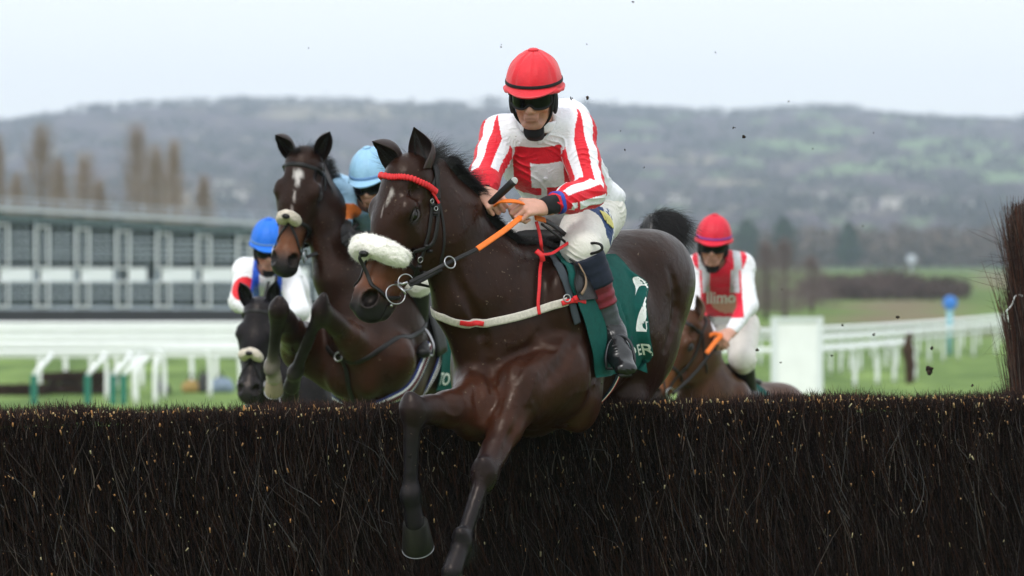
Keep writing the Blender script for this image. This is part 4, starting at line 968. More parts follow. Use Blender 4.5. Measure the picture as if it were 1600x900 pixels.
            mb.build('helmet_harness', BLACKC, s.root)
        if gaiter:
            mb = MB(); c = np.array([H(0, .030, -.142), H(0, .010, -.155), H(0, -.02, -.168)]); mb.tube(smoothline(c, 10), .037 * k, .034 * k, normal=s.Fh, ns=18); mb.build('neck_gaiter', BLACKC, s.root)
    def clothes(s, name, fld, colour, m, wr=None, h=None, smooth=2):
        v, q, c = fld.mesh(name, h or s.h, smooth, wr)
        if colour is not None: c = colour(v, c)
        return link(name, npmesh(name, v, q, None, True, c), m, s.root)
def frame_uv(X, a, b, ref):
    """angle round and distance along the limb a-b"""
    T = nrm(b - a); S = orth(ref, T); U = np.cross(T, S); q = X - a; return np.arctan2(q @ U, q @ S), (q @ T) / np.linalg.norm(b - a)
# ------------------------------------------------------------ the leading jockey
jroot = empty('person', P(925, 480, 18.0), 'jockey in white silks with hollow red square and striped sleeves on the leading horse', 'jockey', 'jockeys')
RED = (.68, .012, .028); WHT = (.80, .80, .85)
R1 = Rider('person', jroot, P(834, 139, 17.68), (-.15, -.95, -.27), (0, -.1, 1), k=1.20, h=.0042)
R1.face()
J = dict(pel=P(912, 325, 18.22), ch=P(850, 245, 17.95), nk=P(845, 196, 17.84), sl=P(898, 203, 17.86), sr=P(782, 212, 17.86),
         el=P(922, 300, 17.66), wl=P(845, 325, 17.48), er=P(757, 276, 17.64), wr=P(754, 302, 17.50), hl=P(925, 338, 18.20), hr=P(868, 338, 18.42),
         kl=P(908, 390, 17.70), kr=P(800, 385, 17.98), al=P(956, 520, 17.80), ar=P(790, 520, 18.3), tl=P(972, 568, 17.66), tr=P(790, 560, 18.1))
b = R1.b
b.seg(R1.hp(0, -.01, -.08), J['nk'], (.055, .055), (.060, .060), (1, 0, 0), .03)
b.chain([J['nk'], J['ch'], J['pel']], [(.12, .08), (.15, .11), (.14, .11)], (1, 0, 0), .04)
for q, sh, e, w_ in ((1, 'sl', 'el', 'wl'), (-1, 'sr', 'er', 'wr')):
    b.seg(J['nk'], J[sh], .06, .055); b.chain([J[sh], J[e], J[w_]], [.050, .038, .027], (0, 0, 1), .02)
for hh, kk, aa, tt_ in (('hl', 'kl', 'al', 'tl'), ('hr', 'kr', 'ar', 'tr')):
    b.chain([J[hh], J[kk], J[kk] * .2 + J[aa] * .8], [.085, .055, .034], (1, 0, 0), .03)
R1.hand(J['wl'], P(812, 325, 17.40) - J['wl'], V(.15, -.75, .65), V(-.3, 0, 1), k=1.22, curl=.95)
R1.hand(J['wr'], P(778, 322, 17.44) - J['wr'], V(-.25, -.80, .55), V(.5, -.3, .8), k=1.08, curl=.95)
v, q, c = R1.b.mesh('body', .0036, 1); link('body', npmesh('body', v, q, None, True, c), skin_mat(), jroot)
rel = mat('red_silk', (.66, .012, .025), .55, .35, .10, 14, .0018, 70, sheen=.2)
R1.helmet(rel, top=.122); R1.goggles()
# ---- silks
S = Field(WHT, .01)
S.chain([J['nk'] - V(0, 0, .02), J['ch'], (J['ch'] + J['pel']) / 2, J['pel'] + V(-.015, -.02, .02)], [(.150, .105), (.190, .145), (.185, .145), (.175, .14)], (1, .1, 0), .06)
for q, sh, e, w_ in ((1, 'sl', 'el', 'wl'), (-1, 'sr', 'er', 'wr')):
    S.seg(J['nk'] - V(0, 0, .015), J[sh], (.10, .075), (.078, .075), (0, 1, 0), .05)
    S.ell(J[sh], (.085, .085, .085), None, .05)
    m_ = J[sh] * .5 + J[e] * .5
    S.seg(J[sh], m_, (.080, .080), (.078, .076), (0, 1, 0), .03); S.seg(m_, J[e], (.076, .076), (.066, .068), (0, 1, 0), .03)
    we = J[w_] + (J[e] - J[w_]) * .22; m2 = J[e] * .5 + we * .5
    S.seg(J[e], m2, .067, .062, (0, 1, 0), .03); S.seg(m2, we, .062, .042, (0, 1, 0), .03)
S.ell(P(884, 192, 18.08), (.115, .13, .11), None, .06)
# hem puff at the back
S.ell(J['pel'] + V(.09, .02, .05), (.10, .13, .06), None, .04)
# neck opening
S.seg(J['nk'] + V(-.01, -.02, -.03), R1.hp(0, .0, -.10), (.055, .060), (.085, .08), (1, 0, 0), .02, True)
def arm_dist(X, a, b):
    L2 = ((b - a) ** 2).sum(); t = np.clip(((X - a) @ (b - a)) / L2, 0, 1); return np.linalg.norm(X - a - t[:, None] * (b - a), axis=1)
def silk_cols(X, c):
    c = np.tile(np.array(WHT), (len(X), 1)); n = len(X)
    spine = np.stack([arm_dist(X, J['nk'], J['ch']), arm_dist(X, J['ch'], J['pel'])]).min(0) - .155
    for q, sh, e, w_ in ((1, 'sl', 'el', 'wl'), (-1, 'sr', 'er', 'wr')):
        du = arm_dist(X, J[sh], J[e]) - .078; dl = arm_dist(X, J[e], J[w_]) - .060
        inarm = (np.minimum(du, dl) < spine)
        au, tu = frame_uv(X, J[sh], J[e], V(-q, -.6, 0)); al_, tl_ = frame_uv(X, J[e], J[w_], V(0, -.35, -1) if q > 0 else V(-1, 0, .3))
        up_ = np.full(len(X), True) if q < 0 else ((X - J[e]) @ (nrm(J[e] - J[sh]) + nrm(J[w_] - J[e]))) < 0
        # carry the stripes round the elbow by the same reference line
        ang = np.where(up_, au, al_)
        st = np.sin(ang * 5 + (.9 if q > 0 else 2.2)) > -.05
        edge = X @ nrm(J[sh] - J['nk']) > (J[sh] @ nrm(J[sh] - J['nk'])) - .015
        m_ = inarm & st & (edge | ~up_ | (tu > .35)); c[m_] = RED
    # hollow square on the chest, in the plane of the back
    ex = nrm(J['sl'] - J['sr']); ey = orth(J['pel'] - J['nk'], ex); o = (J['nk']); d = X - o
    u_ = d @ ex; w2 = d @ ey; front = (d @ np.cross(ex, ey)) * np.sign(np.cross(ex, ey)[1]) < 0
    print_ = []
    px = 800 + X[:, 0] * FPX / X[:, 1]; 
    outer = (u_ > -.135) & (u_ < .140) & (w2 > .012) & (w2 < .270); inner = (u_ > -.060) & (u_ < .085) & (w2 > .085) & (w2 < .215)
    legs = (w2 > .215) & (((u_ > -.02) & (u_ < .005)) | ((u_ > .075) & (u_ < .098)))
    arms = np.minimum(np.minimum(arm_dist(X, J['sl'], J['el']) - .085, arm_dist(X, J['sr'], J['er']) - .085), np.minimum(arm_dist(X, J['el'], J['wl']) - .065, arm_dist(X, J['er'], J['wr']) - .065)) > 0
    m_ = outer & ~inner & ~legs & front & arms; c[m_] = RED
    return c
silk_wr = lambda X: wrinkle(X, .0055, .085, V(.5, .2, 1), 3) + wrinkle(X, .003, .04, V(-.6, .1, .8), 8) * .8 + wrinkle(X, .0016, .022, V(.2, .3, 1), 21)
silks = R1.clothes('silks', S, silk_cols, cloth_vcol('racing_silk', .5), silk_wr, .0036)
def disc(c, n_, r, m_, name, par):
    vv, qq = uvs(c, (r, r, .003), (orth((1, 0, 0), nrm(n_)), np.cross(nrm(n_), orth((1, 0, 0), nrm(n_))), nrm(n_)), 16, 6); return MB().add(vv, qq).build(name, m_, par)
for (x, y) in ((843, 222), (852, 279)):
    c = hit(S, x, y, 17, 19); c, g_ = S.snap(c, .004, 3); disc(c[0], g_[0], .011, mat('white_button', (.75, .75, .8), .4), 'button', silks)
mat('white_silk', (.80, .80, .85), .5, .3, .05, 40, .001, 200)
# collar
mb = MB(); a = np.linspace(0, 2 * math.pi, 40, endpoint=False); cc = J['nk'] + V(-.012, -.045, .012)
c = cc + np.outer(np.cos(a) * .088, V(1, 0, 0)) + np.outer(np.sin(a) * .085, V(0, 1, .35)); mb.tube(c, .024, .007, normal=nrm(c - cc + V(0, 0, -.0)), closed=True); mb.build('collar', MATS['white_silk'], silks)
# cuffs and wrist band
for w_, e, q in (('wl', 'el', 1), ('wr', 'er', -1)):
    a_ = nrm(J[e] - J[w_]); 
    mb = MB(); mb.tube([J[w_] + a_ * .010, J[w_] + a_ * .045, J[w_] + a_ * .075], [.036, .041, .044], [.036, .041, .044], ns=20); mb.build('cuff', BLACKC, jroot)
a_ = nrm(J['el'] - J['wl']); mb = MB(); mb.tube([J['wl'] + a_ * .090, J['wl'] + a_ * .105], .051, .051, ns=22); mb.build('wrist_band', mat('blue_rubber', (.02, .06, .42), .5), jroot)
# ---- breeches
B = Field((.74, .71, .66), .01)
B.ell(J['pel'] + V(.0, .02, -.02), (.19, .18, .145), None, .05)
B.seg(J['hl'], J['kl'] + (J['hl'] - J['kl']) * .45, (.125, .135), (.112, .112), (1, 0, 0), .05); B.seg(J['kl'] + (J['hl'] - J['kl']) * .45, J['kl'] + V(0, 0, .01), (.112, .112), (.084, .090), (1, 0, 0), .04)
B.seg(J['hr'], J['kr'], (.125, .13), (.085, .085), (1, 0, 0), .05); B.seg(J['kl'], J['kl'] + (J['al'] - J['kl']) * .12, .085, .074, (1, 0, 0), .03); B.seg(J['kr'], J['kr'] + (J['ar'] - J['kr']) * .3, .083, .06, (1, 0, 0), .03)
def br_cols(X, c):
    c = np.tile(np.array((.74, .71, .66)), (len(X), 1)); x, y = 800 + (X[:, 0]) * 350, 0
    T = nrm(J['kl'] - J['hl']); o = hit(B, 944, 338, 17, 19)[0]; ex = orth(V(.75, .65, 0), nrm(B.grad(o[None])[0])); n_ = nrm(B.grad(o[None])[0]); ey = np.cross(ex, n_); ey = ey if ey[2] < 0 else -ey
    u_ = (X - o) @ ex; w2 = (X - o) @ ey; dd = np.abs((X - o) @ n_)
    m_ = (u_ > -.055 + .3 * (w2 + .07)*.6) & (u_ < .12) & (w2 > -.085) & (w2 < .10) & (dd < .12); c[m_] = (.018, .045, .15)
    m2 = m_ & (u_ > .05) & ((np.floor(u_ / .022) + np.floor(w2 / .030)) % 2 == 0); c[m2] = (.70, .70, .72)
    global BRP; BRP = (o, ex, ey)
    return c
breech = R1.clothes('breeches', B, br_cols, cloth_vcol('breeches_cloth', .7), lambda X: wrinkle(X, .0045, .07, V(.3, .1, 1), 13) + wrinkle(X, .002, .03, V(.9, .1, .6), 18), .0045)
o, ex, ey = BRP; mb = MB(); g = np.random.default_rng(4)
sq = []
for i in range(5):
    x0 = -.018 + .022 * i * .62; y0 = -.020 + .004 * i
    sq += [o + ex * (x0) + ey * (y0 + .030), o + ex * (x0 + .012) + ey * (y0 - .030), o + ex * (x0 + .018) + ey * (y0 + .01), o + ex * (x0 + .010) + ey * (y0 + .040)]
c, g_ = B.snap(smoothline(np.array(sq) + ey * .02, 120), .006, 4); mb.tube(c, .0055, .0015, normal=g_); mb.build('emblem', mat('yellow_print', (.62, .55, .16), .6), breech)
# ---- boots: left leg in view, right leg hidden behind the neck
for (kk, aa, tt_, q) in (('kl', 'al', 'tl', 1), ('kr', 'ar', 'tr', -1)):
    K, A_, T_ = J[kk], J[aa], J[tt_]; d = A_ - K
    def secs(t0, t1, r0, r1, name, m_, n_=10, par=jroot, ph=.004):
        tt2 = np.linspace(t0, t1, n_); rr = np.linspace(r0, r1, n_) + ph * np.sin(tt2 * 60); mb = MB(); mb.tube(K + d * tt2[:, None] , rr, rr * 1.05, normal=(0, 1, 0), ns=22); return mb.build(name, m_, par)
    secs(.06, .42, .092, .090, 'knee_sock', NAVY, 12, jroot, .0015)
    secs(.38, .66, .080, .070, 'maroon_gaiter', mat('maroon_leather', (.16, .012, .025), .5, .4, .25, 25, .002, 60), 14, jroot, .002)
    secs(.64, .98, .066, .052, 'boot_shaft', mat('grey_leather', (.05, .055, .07), .42, .5, .25, 30, .002, 60), 14, jroot, .001)
    Bt = Field((.01, .01, .01)); f_ = nrm(T_ - A_); L_ = np.linalg.norm(T_ - A_)
    Bt.seg(K + d * .88, A_, (.058, .060), (.058, .064), (1, 0, 0), .03); fw = nrm(f_ + V(.1, -.9, -.2)) if q > 0 else f_
    heel = A_ - fw * .035 + V(0, 0, -.045); toe = A_ + fw * .21 + V(.02, 0, -.055)
    Bt.seg(A_ + V(0, 0, -.01), heel, .054, .048, (1, 0, 0), .03); Bt.seg(heel, toe, (.050, .042), (.052, .034), (1, .3, 0), .03); Bt.seg(A_, A_ + (toe - A_) * .6, (.054, .054), (.053, .040), (1, .3, 0), .03)
    v, q_, c = Bt.mesh('boot', .006, 2, lambda X: wrinkle(X, .003, .035, V(0, .4, 1), 3)); boot = link('boot', npmesh('boot', v, q_), mat('boot_leather', (.006, .006, .007), .24, .5, .3, 40, .001, 90), jroot)
    mb = MB(); so = (heel + toe) / 2 + V(0, 0, -.037); mb.tube([heel + V(0, .03, -.038), heel + V(0, 0, -.042), so, toe + V(0, -.02, -.03)], [.028, .042, .042, .030], .007, normal=(0, -.3, 1), ns=14); mb.build('sole', mat('black_rubber', (.008, .008, .008), .7), boot)
    st = (heel * .35 + toe * .65) + V(0, 0, -.045); ax = nrm(np.cross(fw, (0, 0, 1))); mb = MB()
    arc = [st - ax * .060, st - ax * .064 + V(0, 0, .05), st - ax * .045 + V(0, .02, .115), st + V(0, .03, .145), st + ax * .045 + V(0, .02, .115), st + ax * .064 + V(0, 0, .05), st + ax * .060]
    mb.tube(smoothline(arc, 30), .006); mb.tube([st - ax * .06, st + ax * .06], .022, .006, normal=(0, 0, 1)); mb.build('stirrup_iron', mat('dark_iron', (.05, .05, .055), .35, metal=.8), hroot)
# ---- whip held in the right hand
wroot = MB(); wp = smoothline([P(803, 283, 17.36), P(785, 300, 17.40), P(770, 314, 17.44), P(758, 326, 17.50)], 16)
wroot.tube(wp, np.linspace(.0165, .0125, 17), np.linspace(.0165, .0125, 17), ns=14)
wroot.tube(smoothline([P(758, 326, 17.50), P(730, 350, 17.62), P(706, 372, 17.74)], 12), .006, .006)
wh = tag(wroot.build('whip', mat('black_grip', (.012, .012, .014), .6, .4, .2, 90, .0015, 250)), 'black whip held in the right hand of the leading jockey, pointing up', 'whip')
vv, qq = uvs(P(803.5, 282.5, 17.355), (.0155, .004, .0155), (V(1, 0, 0), nrm(P(803, 283, 17.36) - P(785, 300, 17.40)), V(0, 0, 1)), 16, 8); MB().add(vv, qq).build('whip_cap', mat('grey_cap', (.45, .45, .45), .5), wh)
# ------------------------------------------------------------ the three horses and riders behind
def tack(h, root, nose_w, fleece=True, reins=None, girth=True, cloth=True, cloth_m=None, u_txt=None, rear=-.36):
    """bridle, noseband, bit, cloth and girth fitted to a horse in its own frames"""
    F = h.f; hd, t = h.hd, h.t
    def H_(pts, w, hh, mb, off=.005, n=24):
        c = smoothline([hd(*p) for p in pts], n); c, g = F.snap(c, off, 5)
        for _ in range(6): c[1:-1] = c[1:-1] * .5 + (c[:-2] + c[2:]) * .25
        mb.tube(c, w, hh, normal=g)
    mb = MB()
    for q in (-1, 1):
        H_([(-.02, -.12, .05 * q), (.05, -.09, .085 * q), (.14, -.12, .09 * q), (.28, -.12, .085 * q), (.40, -.10, .07 * q), (.51, -.09, .055 * q)], .010, .004, mb)
        H_([(.05, -.10, .085 * q), (.18, -.20, .075 * q), (.24, -.27, .04 * q)], .007, .003, mb)
        v, q_, t_ = ring(hd(.515, -.095, .070 * q), h.S, .034, .004); 
        MB().add(v, q_, t_).build('bit_ring', STEEL, root)
    H_([(-.02, -.12, -.06), (-.035, -.12, 0), (-.02, -.12, .06)], .014, .004, mb)
    H_([(.07, -.08, -.088), (.065, -.01, -.065), (.062, .04, 0), (.065, -.01, .065), (.07, -.08, .088)], .013, .005, mb)
    H_([(.40, -.20, .0), (.38, -.12, .075), (.365, -.02, .065), (.36, .04, 0), (.365, -.02, -.065), (.38, -.12, -.075), (.40, -.20, 0)], .011, .004, mb, n=40)
    H_([(.37, .05, 0), (.44, .0, .045), (.53, -.08, .06), (.50, -.17, 0)], .008, .003, mb); H_([(.37, .05, 0), (.44, .0, -.045), (.53, -.08, -.06), (.50, -.17, 0)], .008, .003, mb)
    br_ = mb.build('bridle', LEATHER, root)
    if fleece:
        cen = smoothline([hd(.375, -.0, nose_w), hd(.355, .045, nose_w * .6), hd(.345, .058, 0), hd(.355, .045, -nose_w * .6), hd(.375, -.0, -nose_w)], 30); tt = np.linspace(-1, 1, 31); env = (1 - np.abs(tt) ** 5) ** .5
        v, q, t_ = sweep(cen, .034 * env + .004, .026 * env + .003, normal=h.N, ns=30); n_ = nrm(v - hd(.36, .02, 0)); v = v + n_ * (.007 * wob(v, .05, 5) + .003 * wob(v, .02, 6))[:, None]
        o = MB().add(v, q, t_).build('sheepskin_noseband', mat('worn_sheepskin', (.62, .55, .46), .95, .2, .2, 40, .01, 80), root); vv, qq = uvs(hd(.36, .090, 0), (.024, .016, .014), (h.S, h.N, h.D)); MB().add(vv, qq).build('pad', LEATHER, o)
    if reins is not None:
        mb = MB()
        for q, e in zip((1, -1), reins): mb.tube(smoothline([hd(.515, -.11, .075 * q), (hd(.515, -.11, .075 * q) + e) / 2 - V(0, 0, .03), e], 16), .011, .003, normal=(.2, -1, .3))
        mb.build('reins', LEATHER, root)
    if girth:
        GP = [t(.29, .10, .05), t(.29, .12, -.12), t(.25, .14, -.30), t(.14, .16, -.42), t(0, .18, -.46), t(-.16, .16, -.42), t(-.27, .12, -.2)]
        mb = MB(); band(F, None, .036, .004, off=.008, mb=mb, world=GP); g_ = mb.build('girth', mat('girth_blue', (.015, .03, .16), .7), root)
        for o_, w_, m_ in ((.013, .020, WHITEP), (.016, .009, mat('girth_dark_red', (.10, .02, .03), .7)), (.018, .002, WHITEP)):
            mb = MB(); band(F, None, w_, .002, off=o_, mb=mb, world=GP); mb.build('girth_stripe', m_, g_)
    if cloth:
        for sg in (1, -1):
            a = smoothline([t(.02 * sg, .26, .42), t(.14 * sg, .24, .34), t(.26 * sg, .20, .12), t(.29 * sg, .12, -.12), t(.27 * sg, .04, -.30)], 20); b_ = smoothline([t(.02 * sg, rear, .40), t(.16 * sg, rear, .32), t(.27 * sg, rear, .12), t(.29 * sg, rear + .02, -.10), t(.26 * sg, rear + .06, -.22)], 20)
            u = np.linspace(0, 1, 21)[None, :, None]; G = (a[:, None] * (1 - u) + b_[:, None] * u); sh = G.shape; G, gn = F.snap(G.reshape(-1, 3), .016, 4); G = G.reshape(sh) + gn.reshape(sh) * (.008 * np.sin(u * 15 + np.linspace(0, 3, 21)[:, None, None]))
            if sg < 0: G = G[:, ::-1]
            c_ = sheet(G, 'saddle_cloth' if sg > 0 else 'saddle_cloth_flap', cloth_m or GREENC, root)
            if sg > 0 and u_txt: print_on(G, u_txt, .02, .30, .80, .93, 'sponsor_print', c_)
        mb = MB(); c, _ = F.snap(smoothline([t(0, .26, .45), t(0, .1, .42), t(0, -.15, .42)], 10), .02, 3); mb.tube(c, .12, .03, normal=h.U, ns=12); sd_ = mb.build('saddle', LEATHER, root)
        mb = MB(); a = smoothline([t(.16, .26, .30), t(.27, .22, .1), t(.29, .16, -.05)], 8); mb.tube(F.snap(a, .035, 4)[0], .07, .006, normal=h.L); mb.build('saddle_flap', LEATHER, sd_)
def simple_rider(name, root, J, fwd, up, k, helm, band_m, cols, base, gloves=False, gaiterfold=None, h=.008, breech=(.74, .71, .66), sleeve=.06, arms=True):
    R = Rider(name, root, J['hd'], fwd, up, k=k, h=h); R.face(); b = R.b
    b.seg(R.hp(0, -.01, -.08), J['nk'], .055, .06, (1, 0, 0), .03); b.chain([J['nk'], (J['nk'] + J['pel']) / 2, J['pel']], [(.12, .08), (.15, .11), (.14, .11)], (1, 0, 0), .04)
    for q, sh, e, w_ in ((1, 'sl', 'el', 'wl'), (-1, 'sr', 'er', 'wr')):
        b.seg(J['nk'], J[sh], .06, .055); b.chain([J[sh], J[e], J[w_]], [.050, .038, .027], (0, 0, 1), .02)
        a = J[w_] - J[e]; R.hand(J[w_], nrm(a) + V(-.5 * q, -.3, -.1), V(.1 * q, -.8, .6), V(-.5 * q, 0, .8), k=k, curl=.95)
    for hh, kk, aa, tt_ in (('hl', 'kl', 'al', 'tl'), ('hr', 'kr', 'ar', 'tr')): b.chain([J[hh], J[kk], J[kk] * .3 + J[aa] * .7], [.085, .05, .03], (1, 0, 0), .03)
    if gloves:
        for w_ in ('wl', 'wr'): b.spot(J[w_], (.17,) * 3, (V(1, 0, 0), V(0, 1, 0), V(0, 0, 1)), (.012, .012, .013), .1)
    v, q, c = b.mesh('body', h * .7, 1); link('body', npmesh('body', v, q, None, True, c), skin_mat(), root)
    R.helmet(helm, band_m, top=.128); R.goggles()
    S = Field(base, .01); mid = (J['nk'] + J['pel']) / 2 + V(0, .03, .03)
    S.chain([J['nk'] - V(0, 0, .02), mid, J['pel'] + V(0, 0, .02)], [(.150, .105), (.19, .14), (.175, .14)], (1, .1, 0), .06)
    for q, sh, e, w_ in ((1, 'sl', 'el', 'wl'), (-1, 'sr', 'er', 'wr')):
        S.seg(J['nk'] - V(0, 0, .015), J[sh], (.10, .075), (.078, .075), (0, 1, 0), .05); S.ell(J[sh], .084, None, .05)
        we = J[w_] + (J[e] - J[w_]) * .12; S.seg(J[sh], J[e], .080, sleeve + .006, (0, 1, 0), .03); S.seg(J[e], we, sleeve + .004, sleeve * .72, (0, 1, 0), .03)
    S.seg(J['nk'] + V(-.01, -.02, -.03), R.hp(0, .0, -.10), (.055, .060), (.085, .08), (1, 0, 0), .02, True)
    si = R.clothes('silks', S, cols, cloth_vcol('racing_silk', .5), lambda X: wrinkle(X, .006, .09, V(.5, .2, 1), 3) + wrinkle(X, .003, .045, V(-.6, .1, .8), 8), h * .85)
    B = Field(breech, .01); B.ell(J['pel'] + V(0, .02, -.02), (.19, .18, .145), None, .05)
    for hh, kk, aa in (('hl', 'kl', 'al'), ('hr', 'kr', 'ar')): B.seg(J[hh], J[kk], (.125, .13), (.085, .088), (1, 0, 0), .05); B.seg(J[kk], J[kk] + (J[aa] - J[kk]) * .15, .085, .07, (1, 0, 0), .03)
    R.clothes('breeches', B, None, cloth_vcol('breeches_cloth', .7), lambda X: wrinkle(X, .005, .08, V(.3, .1, 1), 13), h)
    for kk, aa, tt_ in (('kl', 'al', 'tl'), ('kr', 'ar', 'tr')):
        Bt = Field((.01, .01, .01)); Bt.seg(J[kk] + (J[aa] - J[kk]) * .08, J[aa], .074, .050, (1, 0, 0), .03); Bt.seg(J[aa] + V(0, .03, -.045), J[tt_] + V(0, 0, -.04), (.042, .038), (.042, .03), (1, 0, 0), .04)
        v, q, c = Bt.mesh('boot', .009, 2, lambda X: wrinkle(X, .003, .05, V(0, .4, 1), 3)); link('boot', npmesh('boot', v, q), LEATHER, root)
        st = J[aa] * .3 + J[tt_] * .7 + V(0, 0, -.085); mb = MB(); a_ = V(.06, 0, 0); mb.tube(smoothline([st - a_, st - a_ * 1.05 + V(0, 0, .06), st - a_ * .5 + V(0, .02, .13), st + V(0, .02, .15), st + a_ * .5 + V(0, .02, .13), st + a_ * 1.05 + V(0, 0, .06), st + a_], 24), .006); mb.tube([st - a_, st + a_], .02, .006, normal=(0, 0, 1)); mb.build('stirrup_iron', STEEL, root)
    return R, S, si
HGROUP = 'racehorses jumping the fence'
def show(n, h):
    if __name__ == '__main__': print(n, {k: tuple(int(x) for x in pix(p)) for k, p in dict(wi=h.t(0, .33, .42), ch=h.t(0, .74, -.15), shL=h.t(.2, .62, -.1), shR=h.t(-.2, .62, -.1), st=h.t(0, .3, -.41), be=h.t(0, -.4, -.29), cr=h.t(0, -.55, .4), poll=h.hd(0, 0, 0), lip=h.hd(.64, -.06, 0), eyL=h.hd(.195, -.05, .08), eyR=h.hd(.195, -.05, -.08)).items()})
def hind(h, root, q, dark):
    hk = h.t(q * .13, -.80, -.56); ft = h.t(q * .13, -.62, -.90); co = h.t(q * .13, -.68, -1.01)
    h.f.seg(h.t(q * .14, -.66, -.12), h.t(q * .15, -.56, -.36), (.12, .16), (.09, .14), h.L, .06); h.f.seg(h.t(q * .15, -.50, -.32), hk, (.085, .11), (.038, .05), h.L, .05)
    h.f.ell(hk, (.042, .06, .065), (h.L, h.F, h.U), .03, col=dark); h.f.seg(hk, ft, (.034, .038), (.030, .034), h.L, .02, col=dark); h.f.ell(ft, .044, None, .02, col=dark); h.f.seg(ft, co, (.032, .034), (.04, .04), h.L, .02, col=dark)
    h.hoof(co, co + nrm(co - ft) * .085, h.F, root)
# ---- second horse: dark bay, star and stripe, rising with both knees folded
r2 = empty('horse', P(600, 520, 23.0), 'dark bay racehorse with a white star and stripe, knees tucked, rising behind the leading one', 'horse', HGROUP)
F2 = nrm(V(-.42, -.90, .16)); U2 = orth((0, 0, 1), F2); L2 = np.cross(U2, F2); w2_ = P(608, 418, 23.0)
h2 = Horse(w2_ - F2 * .33 - U2 * .42, F2, U2, P(473, 242, 22.45), (-.17, -.22, -.96), (-.18, -.93, .25), (.0185, .0080, .0055), M_DARK, (.115, .042, .019), h=.012, hs=(1.06, 1.12, 1.28), nr=1.0)
h2.spots_head([(.115, .004, (.040, .05, .034), (.70, .66, .64)), (.155, .008, (.035, .05, .016), (.62, .58, .56)), (.24, .004, (.09, .07, .005), (.40, .36, .34))])
k1, k2 = P(436, 484, 22.10), P(502, 484, 22.15)
fa = [h2.t(-.17, .56, -.15), P(470, 540, 22.65), k1, P(425, 570, 22.35), P(428, 590, 22.42)]
fb = [h2.t(.17, .56, -.15), P(578, 560, 22.60), k2, P(462, 580, 22.45), P(455, 605, 22.55)]
h2.fore(fa, nrm(V(-.2, -.95, -.1)), fet=(.55, .48, .40)); h2.fore(fb, nrm(V(-.35, -.9, -.2)))
for q_ in (-1, 1): hind(h2, r2, q_, M_DARK)
h2.build('body', coat_mat('dark_bay_coat', .36), r2); h2.eyes(r2)
h2.hoof(fa[4], P(428, 612, 22.5), nrm(V(0, -1, -.2)), r2, m=mat('pale_hoof', (.30, .24, .17), .6)); h2.hoof(fb[4], P(452, 624, 22.65), nrm(V(0, -1, -.2)), r2)
for q_, tp_ in ((1, P(517, 204, 22.3)), (-1, P(426, 209, 22.3))):
    eb = h2.hd(.005, -.045, .060 * q_); h2.ear(eb, tp_ - eb, V(-.1 + .3 * q_, -.9, 0), r2, L=.23, R=.052, m=DKEAR)
tack(h2, r2, .036, reins=(P(560, 350, 22.6), P(545, 350, 22.7)), u_txt='TO'); h2.mane(r2, 3500, .08, V(.05, .1, 0), w=.0016, t1=1.0)
tuft([h2.hd(.02, -.03, 0), h2.hd(0, -.06, .0)], [V(-.1, -.3, .8), V(.2, -.2, .9)], [V(-.3, -.3, -.3), V(.4, -.3, -.3)], .09, .0016, 500, 'forelock', r2, .012, 14)
mb = MB(); band(h2.f, None, .014, .003, off=.008, mb=mb, world=[h2.t(.24, .30, .12), h2.t(.22, .55, -.05), h2.t(.10, .74, -.12), h2.t(0, .78, -.14), h2.t(-.10, .74, -.12), h2.t(-.22, .55, -.05)]); band(h2.f, None, .014, .003, off=.008, mb=mb, world=[h2.t(0, .78, -.12), h2.t(0, .72, -.30), h2.t(0, .55, -.42)]); bp = mb.build('breastplate', LEATHER, r2)
v, q, t_ = ring(h2.f.snap(h2.t(0, .80, -.13)[None], .014, 4)[0][0], h2.F, .024, .005); MB().add(v, q, t_).build('ring', STEEL, bp)
for o_, w_, m_ in ((.012, .042, MATS['girth_blue']), (.017, .026, WHITEP), (.021, .014, MATS['girth_dark_red'])):
    mb = MB(); band(h2.f, None, w_, .003, off=o_, mb=mb, world=[h2.t(.30, .30, -.02), h2.t(.29, .38, -.16), h2.t(.25, .46, -.29), h2.t(.14, .55, -.40), h2.t(0, .58, -.44), h2.t(-.2, .5, -.38)]); mb.build('girth_strap', m_, r2)
dk = h2.t(0, -.9, .25); tuft([dk], [V(.3, .8, .3)], [V(.2, .4, -.9)], .5, .002, 1500, 'tail', r2, .02, 15)
j2 = empty('person', P(600, 430, 22.9), 'jockey in pale blue cap and silks crouched behind the ear of the leading horse', 'jockey', 'jockeys')
J2 = dict(hd=P(580, 278, 22.55), nk=P(573, 308, 22.72), sl=P(620, 312, 22.78), sr=P(530, 298, 22.75), el=P(612, 372, 22.55), er=P(532, 366, 22.6), wl=P(572, 372, 22.45), wr=P(552, 372, 22.5), pel=P(640, 398, 23.2),
          hl=P(650, 405, 23.15), hr=P(612, 402, 23.35), kl=P(652, 438, 22.72), kr=P(560, 430, 22.95), al=P(655, 512, 22.9), ar=P(560, 520, 23.3), tl=P(662, 540, 22.72), tr=P(555, 545, 23.1))
LB = (.30, .50, .68)
def c2(X, c):
    c = np.tile(np.array(LB), (len(X), 1)); d = np.linalg.norm((X - J2['nk'] - V(-.10, -.10, -.08)) / V(.075, .2, .045), axis=1); c[d < 1] = (.60, .16, .03)
    for e, w_ in (('el', 'wl'), ('er', 'wr')): m_ = np.linalg.norm(X - J2[w_], axis=1) < .14; c[m_] = (.01, .01, .012)
    return c
simple_rider('person', j2, J2, (-.25, -.92, -.33), (-.1, -.1, 1), 1.16, mat('pale_blue_silk', (.28, .50, .70), .5, .35, .06, 14, .002, 60), mat('blue_band', (.12, .25, .50), .6), c2, LB, gloves=True)
